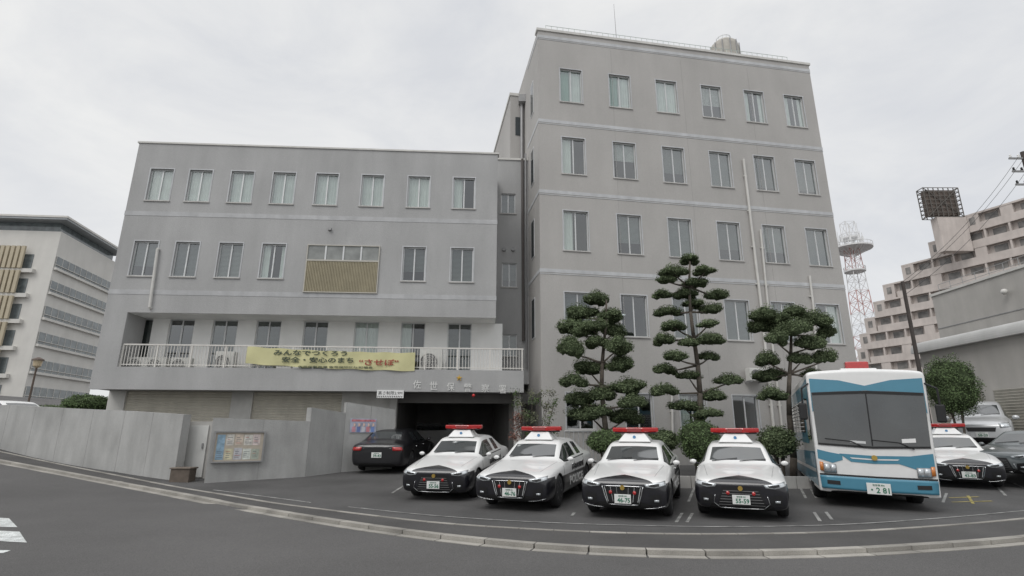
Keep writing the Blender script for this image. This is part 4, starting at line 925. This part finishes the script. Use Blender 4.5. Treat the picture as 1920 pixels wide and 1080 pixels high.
# ---------------------------------------------------------------- VEGETATION
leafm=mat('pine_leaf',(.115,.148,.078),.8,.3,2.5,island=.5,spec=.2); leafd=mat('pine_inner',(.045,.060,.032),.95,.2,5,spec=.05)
leaf2=mat('shrub_leaf',(.085,.125,.052),.75,.2,3,island=.5,spec=.25); leafr=mat('red_leaf',(.16,.07,.05),.7,.2,3,island=.4); leafp=mat('pale_leaf',(.15,.16,.10),.75,.2,3,island=.4)
bark=mat('bark',(.10,.085,.07),.95,.25,8,.8,30)
def niwaki(lab,Y,tx,by,topy,pads,lean=0,fat=1.7,wide=1.0):
    base=on_y(tx,by,Y); gz=g(base.x,Y); root=thing('pine_tree',lab,'tree',(base.x,Y,gz),0,'cloud pruned trees in front of the tall block',True)
    top=on_y(tx+lean,topy+8,Y)
    TP=[Vector((base.x,Y,gz-.1))]
    for i in range(1,9):
        t=i/8; q=Vector((base.x,Y,gz)).lerp(top,t); q.x+=.10*sin(t*7+tx); q.y+=.08*cos(t*6); TP.append(q)
    mb=MB(); mb.path(TP,.11,10,0,.03)
    cr=MB()
    for i,(px,py,wx,hx) in enumerate(pads):
        off=random.uniform(-.55,.55); c=on_y(px,py,Y+off); k=(Y+off)/1000*1.02
        rx=wx*k*.53*wide; rz=hx*k*.48*fat; ry=rx*random.uniform(.8,1.0)
        nl=5 if rx>.4 else 4; a0=random.uniform(0,6)
        lumps=[(c+Vector((0,0,rz*.2)),(rx*.62,ry*.62,rz*.85))]
        for j in range(nl):
            a=a0+2*PI*j/nl+random.uniform(-.35,.35); s=random.uniform(.40,.58); dz=random.uniform(-.35,.2)
            lumps.append((c+Vector((cos(a)*rx*.56,sin(a)*ry*.56,dz*rz)),(rx*s,ry*s,rz*random.uniform(.5,.8))))
        for (cc,rr_) in lumps:
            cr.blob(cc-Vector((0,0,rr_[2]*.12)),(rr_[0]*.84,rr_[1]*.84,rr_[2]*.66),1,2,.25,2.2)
            n=int(600*rr_[0]*max(rr_[2],.12)/.06)
            cr.leaves(cc,rr_,max(100,min(n,560)),.052,0,-.6,.72,.5)
        zc=c.z-rz*.5-.12; j=min(range(len(TP)),key=lambda q:abs(TP[q].z-zc)); s=TP[j]; m=s.lerp(c,.5)+Vector((0,0,-.06)); e=c-Vector((0,0,rz*.4))
        mb.path([s,m,e],.038,6,0,.016)
        for _ in range(3):
            a=random.uniform(0,6.28); mb.tube(e,c+Vector((cos(a)*rx*.6,sin(a)*ry*.6,-rz*.1)),.014,5,0,.006)
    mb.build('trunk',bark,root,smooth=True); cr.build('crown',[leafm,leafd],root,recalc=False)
niwaki('cloud pruned tree with wide layered pads, left of the three before the tall block',16.8,1132,830,553,[(1118,562,48,24),(1090,588,62,26),(1143,592,50,22),(1076,616,60,28),(1150,618,50,22),(1112,613,56,24),(1070,652,54,34),(1158,647,50,26),(1118,642,46,20),(1163,680,48,24),(1105,690,62,22),(1075,712,54,20),(1176,724,62,22),(1130,735,52,20),(1085,746,52,22),(1185,752,50,20),(1108,774,90,24),(1172,780,60,22)])
niwaki('tallest cloud pruned tree with many small pads, middle of the three',16.8,1306,830,482,[(1292,487,38,18),(1262,508,54,20),(1320,508,42,16),(1250,524,40,16),(1302,530,48,18),(1345,553,46,18),(1243,553,40,18),(1285,550,48,18),(1332,580,48,18),(1252,584,56,18),(1300,570,40,14),(1263,610,50,16),(1326,608,40,14),(1243,635,42,20),(1333,637,54,20),(1290,642,40,16),(1266,668,46,18),(1328,668,44,16),(1248,692,44,18),(1366,712,50,20),(1292,705,44,16),(1245,731,52,20),(1338,740,52,18),(1285,762,62,18),(1328,775,50,16)],-10,1.45)
niwaki('spreading cloud pruned tree with a flat top beside the police bus',17.2,1478,830,584,[(1438,592,66,30),(1485,588,56,26),(1424,612,44,24),(1530,600,54,28),(1548,624,40,26),(1490,614,66,28),(1520,644,60,26),(1456,636,46,24),(1436,672,50,22),(1545,670,46,24),(1500,674,46,20),(1440,704,58,24),(1446,738,54,22),(1520,700,40,16),(1465,612,50,26)],0,1.55,.96)
def bush(name,lab,cat,Y,px,py,wx,hx,m=leaf2,n=3500,size=.06,group=None):
    c=on_y(px,py,Y); k=Y/1000*1.02; rx,rz=wx*k/2,hx*k/2; b=Vector((c.x,Y,g(c.x,Y)))
    root=thing(name,lab,cat,b,0,group,True)
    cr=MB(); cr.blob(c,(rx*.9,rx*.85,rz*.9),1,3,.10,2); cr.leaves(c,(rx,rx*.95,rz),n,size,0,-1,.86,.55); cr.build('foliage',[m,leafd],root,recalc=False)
    mb=MB(); 
    for i in range(4): a=i*PI/2; mb.tube(b+Vector((.05*cos(a),.05*sin(a),-.05)),c+Vector((rx*.3*cos(a),rx*.3*sin(a),-rz*.3)),.03,6)
    mb.build('stem',bark,root)
bush('round_bush','round clipped green bush between the third and fourth police sedans','bush',15.9,1312,826,72,72,n=4200)
bush('round_bush','low clipped bush behind the left side of the third police sedan','bush',16.2,1136,828,66,40,n=2500)
bush('round_bush','clipped dark bush between the fourth police sedan and the bus','bush',16.2,1458,828,64,52,leafm,n=3000)
bush('round_bush','low clipped bush behind the right roof edge of the third police sedan','bush',16.6,1240,826,60,40,leafm,n=2500)
bush('garden_tree','large rounded green tree beside the grey shed, right of the bus','tree',20.3,1784,724,84,104,n=9000,size=.06)
bush('hedge','clipped green hedge above the retaining wall at far left','hedge',24,165,757,72,32,leaf2,n=4500,size=.08)
bush('hedge','dark hedge behind the hill road at the far left edge','hedge',40,92,770,60,20,leafm,n=1500,size=.12)
b=on_y(1002,800,17.6); root=thing('garden_shrub','loose leafy shrub with red and pale leaves at the corner of the tall block','shrub',(b.x,17.6,g(b.x,17.6)),0,None,True)
mb=MB(); cr=MB(); B0=Vector((b.x,17.6,g(b.x,17.6)))
for i in range(34):
    px=random.uniform(964,1044); py=random.uniform(735,820); e=on_y(px,py,17.6+random.uniform(-.4,.4)); m=B0.lerp(e,.5)+Vector((random.uniform(-.1,.1),0,.1)); mb.path([B0+Vector((random.uniform(-.1,.1),0,-.05)),m,e],.012,5,0,.005)
    cr.leaves(e,(.22,.22,.2),80,.07,0 if (px<980 and py>765) else (1 if i%2 else 2),-1,.2,.4)
mb.build('stem',bark,root); cr.build('foliage',[leafr,leafp,leaf2],root,recalc=False)
kb=[on_y(x,840,15.1) for x in (1120,1300,1500,1560)]
mb=MB()
for i in range(3):
    a,b=kb[i],kb[i+1]; mb.box(((a.x+b.x)/2,15.6,g(0,15.6)+.10),(b.x-a.x-.02,.18,.4))
tag(mb.build('planter_kerb',concL,None,loc=((kb[0].x+kb[3].x)/2,15.6,g(0,15.6))),'low pale concrete planter edge behind the parked police sedans','kerb')
fa,fb=on_y(1058,800,18.3),on_y(1128,800,18.3); mb=MB(); zf=g(0,18.3)
for i in range(9):
    x=fa.x+(fb.x-fa.x)*i/8; mb.tube((x,18.3,zf),(x,18.3,zf+1.35),.018,6)
for h in (.4,1.35): mb.tube((fa.x,18.3,zf+h),(fb.x,18.3,zf+h),.02,6)
tag(mb.build('metal_fence',alu,None,loc=(fa.x,18.3,zf)),'short pale metal fence at the foot of the left cloud pruned tree','fence')
acr=thing('air_conditioner','white air conditioner unit bracketed on the tall block beside the flat topped tree','air conditioner',T.w(T.uv(1408,700)[0],T.uv(1408,718)[1],.3),RD(T.deg),'air conditioners on the tall block wall')
mb=MB(); mb.box((0,0,.3),(.7,.32,.5)); mb.build('casing',acm,acr,bevel=.02); mb=MB(); mb.lathe((-.1,-.165,.3),[(.19,0),(.19,-.012)],22,0,'Y'); mb.build('fan_opening',acf,acr); mb=MB(); mb.box((-.3,.1,.02),(.05,.5,.05)); mb.build('bracket',alud,acr); mb=MB(); mb.box((.3,.1,.02),(.05,.5,.05)); mb.build('bracket',alud,acr)
# ---------------------------------------------------------------- LEFT FAR OFFICE
lc=on_y(76,600,65); LF=Wall((lc.x,lc.y),4); LS=Wall((lc.x,lc.y),100)
offw=mat('office_white',(.64,.625,.59),.8,.05,.5,streak=.05); tan=mat('tan_louvre',(.47,.41,.30),.7,.06,1); eav=mat('eave_grey',(.36,.38,.39),.6,.1,1)
lo=thing('office_building','distant cream office building with ribbon windows, tan louvres and wide eave at far left','building',(lc.x,lc.y,4),0,None,True)
zt_=LS.uv(97,424)[1]; ln=abs(LS.uv(196,600)[0])
mb=MB(); mb.hexa(LS.w(0,2,0),LS.u*ln,Z*(zt_-2),LF.u*-40); mb.build('wall',offw,lo)
ze=LS.uv(97,400)[1]
mb=MB(); mb.hexa(LS.w(-1.2,ze-.25,1.0),LS.u*(ln+1.8),Z*.25,LF.u*-44); mb.build('eave',eav,lo); mb=MB(); mb.hexa(LS.w(.4,zt_,-.4),LS.u*(ln-.8),Z*(ze-zt_-.25),LF.u*-38); mb.build('penthouse_glazing',stripg,lo)
mb=MB(); mb.hexa(LS.w(-1.3,ze,1.1),LS.u*(ln+2.0),Z*.25,LF.u*-44.2); mb.build('roof_edge',offw,lo)
for py in (470,521,573,625,677,728):
    v=LS.uv(85,py)[1]
    mb=MB(); mb.wbox(LS,.2,ln-.2,v-1.5,v,-.05,.06); fo=mb.build('window',stripg,lo)
    mb=MB()
    for i in range(11): u=.2+(ln-.4)*i/10; mb.wbox(LS,u-.03,u+.03,v-1.5,v,.06,.09)
    mb.wbox(LS,.1,ln-.1,v-1.8,v-1.5,.0,.35); mb.wbox(LS,.2,ln-.2,v-1.12,v-1.06,.06,.2); mb.build('window_grid',offw,fo)
    mb=MB(); mb.wbox(LF,-30,-2.6,v-2.0,v+.1,.0,.06); fo=mb.build('window',stripg,lo)
    mb=MB(); mb.wbox(LF,-30.2,-2.0,v-2.4,v-1.9,0,.5); mb.build('ledge',offw,fo)
    mb=MB()
    for i in range(20): u=-15.5+i*.62; mb.wbox(LF,u,u+.40,v-1.9,v+1.0,.5,.75)
    mb.build('louvre',tan,fo)
sp=on_y(52,760,27); zl=g(sp.x,27)
sl_=thing('street_lamp','brown park style street lamp behind the retaining wall at far left','street lamp',(sp.x,27,zl)); zt=z_over(52,690,sp)-zl
mb=MB(); mb.tube((0,0,0),(0,0,zt),.05,10,0,.04); mb.build('post',mat('brown_post',(.11,.08,.06),.6,.1),sl_)
mb=MB(); mb.lathe((0,0,zt),[(.05,0),(.17,.1),(.2,.38)],14); mb.build('lantern',mat('frosted',(.55,.45,.3),.4,.1),sl_); mb=MB(); mb.lathe((0,0,zt+.38),[(.27,0),(.24,.06),(.05,.16)],14); mb.build('cap',mat('brown_cap',(.10,.07,.055),.6,.1),sl_)
# ---------------------------------------------------------------- RIGHT SIDE
ap=mat('apartment_render',(.56,.505,.47),.85,.08,.4,streak=.12); apg=mat('apartment_glass',(.20,.19,.18),.3,.5,.8)
ao=on_y(1920,600,88); AW=Wall((ao.x,ao.y),-65.5)
at=thing('apartment_building','stepped pale apartment block with rows of balconies on the hill at upper right','building',(ao.x,ao.y,3),0,None,True)
vt=AW.uv(1812,404)[1]; vb=AW.uv(1620,598)[1]; pit=(vt-vb)/5
uN=AW.uv(2120,500)[0]; lef=[1812,1742,1690,1655,1638,1622,1614,1611,1609]
for i,lx in enumerate(lef):
    v1=vt-pit*i; v0=v1-pit; ul=AW.uv(lx,430+i*36)[0]
    mb=MB(); mb.wbox(AW,ul,uN,v0,v1,-14,-.9); mb.wbox(AW,ul,uN,v1-.28,v1+.05,-14,0.05); mb.wbox(AW,ul+(2.5 if i%2 else 0),uN,v0+.0,v0+1.2,-.15,0); mb.wbox(AW,ul,ul+.3,v0,v1,-.9,0); mb.wbox(AW,ul,ul+2.2,v0,v1-.28,-.9,.02); fo=mb.build('storey',ap,at)
    mb=MB(); mb.wbox(AW,ul+.7,ul+1.6,v0+1.0,v1-.7,.02,.06); mb.build('window',apg,fo)
    u=ul+2.8; k=0
    while u<uN-2 and k<11:
        mb=MB(); mb.wbox(AW,u,u+1.9,v0+.5,v1-.5,-.9,-.82); wn=mb.build('window',apg,fo)
        mb=MB(); mb.wbox(AW,u+2.6,u+2.9 if (k+i)%4 else u+4.4,v0,v1-.28,-.9,-.02); mb.build('partition',ap,fo)
        u+=3.6 if (k+i)%4 else 5.2; k+=1
mb=MB(); mb.wbox(AW,AW.uv(1609,700)[0],uN,-1,vt-pit*9,-14,-.02); mb.build('podium',ap,at)
q=on_y(1765,430,92); rt=thing('rooftop_frame','dark steel lattice screen around a tank on top of the apartment block','rooftop structure',(q.x,92,z_over(1765,440,q)),0,None,True)
zA,zB,zC=z_over(1765,352,q),z_over(1765,406,q),z_over(1765,470,q); x0,x1=on_y(1736,380,92).x,on_y(1802,380,92).x
mb=MB(); mb.box(((x0+x1)/2+.9,92.8,(zB+zC)/2),(x1-x0-1.2,1.6,zB-zC)); mb.build('lift_house',ap,rt)
st=mat('dark_steel',(.11,.10,.09),.7,.1); mb=MB()
for yy in (92,93.6):
    for i in range(8): x=x0+(x1-x0)*i/7; mb.tube((x,yy,zB),(x,yy,zA),.09,5)
    for j in range(8): z=zB+(zA-zB)*j/7; mb.tube((x0,yy,z),(x1,yy,z),.07,5)
    mb.tube((x0,yy,zB),(x1,yy,zA),.08,5); mb.tube((x1,yy,zB),(x0,yy,zA),.08,5)
for x in (x0,x1):
    for j in range(8): z=zB+(zA-zB)*j/7; mb.tube((x,92,z),(x,93.6,z),.08,5)
mb.build('lattice',st,rt); mb=MB(); mb.box(((x0+x1)/2,92.8,(zA+zB)/2),((x1-x0)*.86,1.2,(zA-zB)*.86)); mb.build('tank',mat('rusty_tank',(.13,.105,.09),.8,.3,1),rt)
TY=130; c=on_y(1622,620,TY); zp=z_over(1622,467,c); zt=z_over(1622,418,c)
tw=thing('radio_tower','red and white lattice radio tower with round platform behind the tall block','radio tower',(c.x,TY,2),0,None,True)
redp=mat('tower_red',(.50,.28,.26),.6,.1); whp=mat('tower_white',(.68,.68,.68),.6,.05)
mb=MB(); ns=16
def hw(z): return 2.7+(1.2-2.7)*min(1,max(0,(z-2)/(zp-2)))
zs=[2+(zp-2)*i/ns for i in range(ns+1)]+[zp+(zt-zp)*.5,zt]
for i in range(len(zs)-1):
    a,b=hw(zs[i]),hw(zs[i+1]); m_=0 if (i//2)%2 and zs[i]<zp else 1
    A_=[Vector((c.x+sx*a,TY+sy*a,zs[i])) for sx,sy in ((1,1),(-1,1),(-1,-1),(1,-1))]; B_=[Vector((c.x+sx*b,TY+sy*b,zs[i+1])) for sx,sy in ((1,1),(-1,1),(-1,-1),(1,-1))]
    for j in range(4):
        mb.tube(A_[j],B_[j],.10,5,m_); mb.tube(A_[j],B_[(j+1)%4],.05,4,m_); mb.tube(A_[(j+1)%4],B_[j],.05,4,m_); mb.tube(B_[j],B_[(j+1)%4],.055,4,m_)
mb.build('mast',[redp,whp],tw)
for (zz,rr_) in ((zp,4.8),(zp+2.8,2.2),(zp-6,2.4)):
    mb=MB(); n=24
    mb.lathe((c.x,TY,zz),[(rr_,-.18),(rr_,.18)],24)
    for i in range(n):
        a0,a1=2*PI*i/n,2*PI*(i+1)/n; mb.tube((c.x+rr_*cos(a0),TY+rr_*sin(a0),zz+1),(c.x+rr_*cos(a1),TY+rr_*sin(a1),zz+1),.07,5); mb.tube((c.x+rr_*cos(a0),TY+rr_*sin(a0),zz),(c.x+rr_*cos(a0),TY+rr_*sin(a0),zz+1),.05,4)
        if zz==zp: mb.tube((c.x+.8*cos(a0),TY+.8*sin(a0),zz-2),(c.x+rr_*cos(a0),TY+rr_*sin(a0),zz),.07,4)
    mb.build('platform',whp,tw)
for i in range(9):
    a=2*PI*i/9; mb=MB(); x,y=c.x+2.8*cos(a),TY+2.8*sin(a); mb.tube((x,y,zp+.1),(x,y,zp+random.uniform(3,6.5)),.08,5); mb.box((x,y,zp+2.2),(.35,.35,1.4)); mb.build('antenna',whp,tw)
def rbox(name,lab,X,pr,pyr,pl,m,zlow=0):
    Wn=Wall((X,X),-90); ur=Wn.uv(pr,pyr)[0]; ul=Wn.uv(pl,600)[0]; v=Wn.uv(pr,pyr)[1]
    root=thing(name,lab,'building',(X,-ul+X,zlow),0,None,True)
    mb=MB(); mb.wbox(Wn,ul,ur+2,zlow-.5,v,-12,0); mb.build('wall',m,root)
    return root,Wn,ul,ur+2,v
shw=mat('beige_render',(.44,.425,.40),.85,.08,.5,streak=.1)
b1,Wn,ul,ur,v=rbox('grey_building','plain grey rendered building below the apartment block at the right edge',32,1925,500,1756,shw,0)
mb=MB(); mb.wbox(Wn,ul-.1,ur,v,v+.18,-12,.1); mb.build('roof_edge',pipeW,b1)
mb=MB()
for h in (.5,.9): mb.tube(Wn.w(ul+.2,v+h,-.5),Wn.w(ur,v+h,-.5),.02)
for k in range(9): u=ul+.2+k*1.1; mb.tube(Wn.w(u,v+.1,-.5),Wn.w(u,v+.9,-.5),.02)
mb.build('roof_railing',alud,b1)
mb=MB(); u,v_=Wn.uv(1892,547); mb.blob(Wn.w(u,v_,.3),(.2,.2,.2),0,2,0); mb.build('wall_lamp',pipeW,b1,smooth=True)
mb=MB(); mb.wbox(Wn,ul,ur,v-2.5,v-2.44,.0,.03); mb.build('joint',alud,b1)
b2,Wm,ul,ur,v=rbox('shed_building','grey shed with pale rounded roof edge behind the cars at the right',21,1925,625,1712,shw,0)
mb=MB(); n=8; V=[]
for i in range(n+1):
    a=PI/2*i/n; dd=.35*cos(a)-.05; hh=.55*sin(a)
    V+=[Wm.w(ul-.2,v+hh,dd),Wm.w(ur,v+hh,dd)]
V+=[Wm.w(ul-.2,v+.55,-12),Wm.w(ur,v+.55,-12)]
mb.add(V,[(2*i,2*i+1,2*i+3,2*i+2) for i in range(n+1)]); mb.add([V[2*i] for i in range(n+2)]+[Wm.w(ul-.2,v,-12)],[tuple(range(n+3))]); mb.quad(Wm.w(ul-.2,v,.3),Wm.w(ur,v,.3),Wm.w(ur,v,-.02),Wm.w(ul-.2,v,-.02)); mb.build('roof_edge',mat('white_roof',(.48,.48,.47),.6,.08,1,streak=.1),b2,recalc=False)
for k in range(2):
    a=ul+.6+k*3.2; mb=MB()
    for i in range(26):
        z=.3+i*.12; mb.quad(Wm.w(a,z,.01),Wm.w(a+2.6,z,.01),Wm.w(a+2.6,z+.1,.05),Wm.w(a,z+.1,.05)); mb.quad(Wm.w(a,z+.1,.05),Wm.w(a+2.6,z+.1,.05),Wm.w(a+2.6,z+.12,.01),Wm.w(a,z+.12,.01))
    mb.build('roller_shutter',shd,b2,recalc=False)
def upole(lab,px,py_top,Y,arms,rad=.15):
    c=on_y(px,py_top,Y); zg=g(c.x,Y); r=thing('utility_pole',lab,'utility pole',(c.x,Y,zg)); h=c.z-zg
    mb=MB(); mb.tube((0,0,0),(0,0,h),rad,12,0,rad*.75); mb.build('pole',mat('dark_pole',(.07,.06,.055),.85,.15,3),r)
    for k in range(arms):
        mb=MB(); z=h-.4-k*.8; mb.box((0,0,z),(1.7,.09,.09)); ar=mb.build('crossarm',alud,r)
        for x in (-.75,-.3,.3,.75): mb=MB(); mb.lathe((x,0,z+.05),[(.05,0),(.07,.05),(.04,.1),(.06,.15),(.02,.2)],10); mb.build('insulator',darkm if k else white,ar)
    return Vector((c.x,Y,c.z))
p1=upole('dark utility pole beside the shed, just right of the bus roof',1692,528,25,0,.10); p2=upole('utility pole with crossarms and insulators at the upper right edge',1917,285,27,3)
def cable(a,b,sag,r=.018):
    mb=MB(); mb.path([a.lerp(b,i/14)-Vector((0,0,sag*4*(i/14)*(1-i/14))) for i in range(15)],r,5)
    return mb.build('power_cable',darkm,None,loc=a)
for i,(dz,dx,lb) in enumerate([(-.2,-.7,'uppermost power cable sagging from the right edge pole to the pole by the bus'),(-.2,.5,'second power cable running between the two utility poles'),(-1.1,0,'lowest power cable running between the two utility poles')]):
    tag(cable(p2+Vector((dx*.3,0,dz)),p1+Vector((dx*.2,0,dz*.6)),.5,.010),lb,'power cable','power cables at the upper right')
for i,(ex,ey,lb) in enumerate([(2100,240,'thick power cable leaving the right edge pole upward to the right'),(2100,430,'power cable running down to the right from the right edge pole')]):
    tag(cable(p2+Vector((0,0,-.3-i)),on_y(ex,ey,22),.3,.03),lb,'power cable','power cables at the upper right')
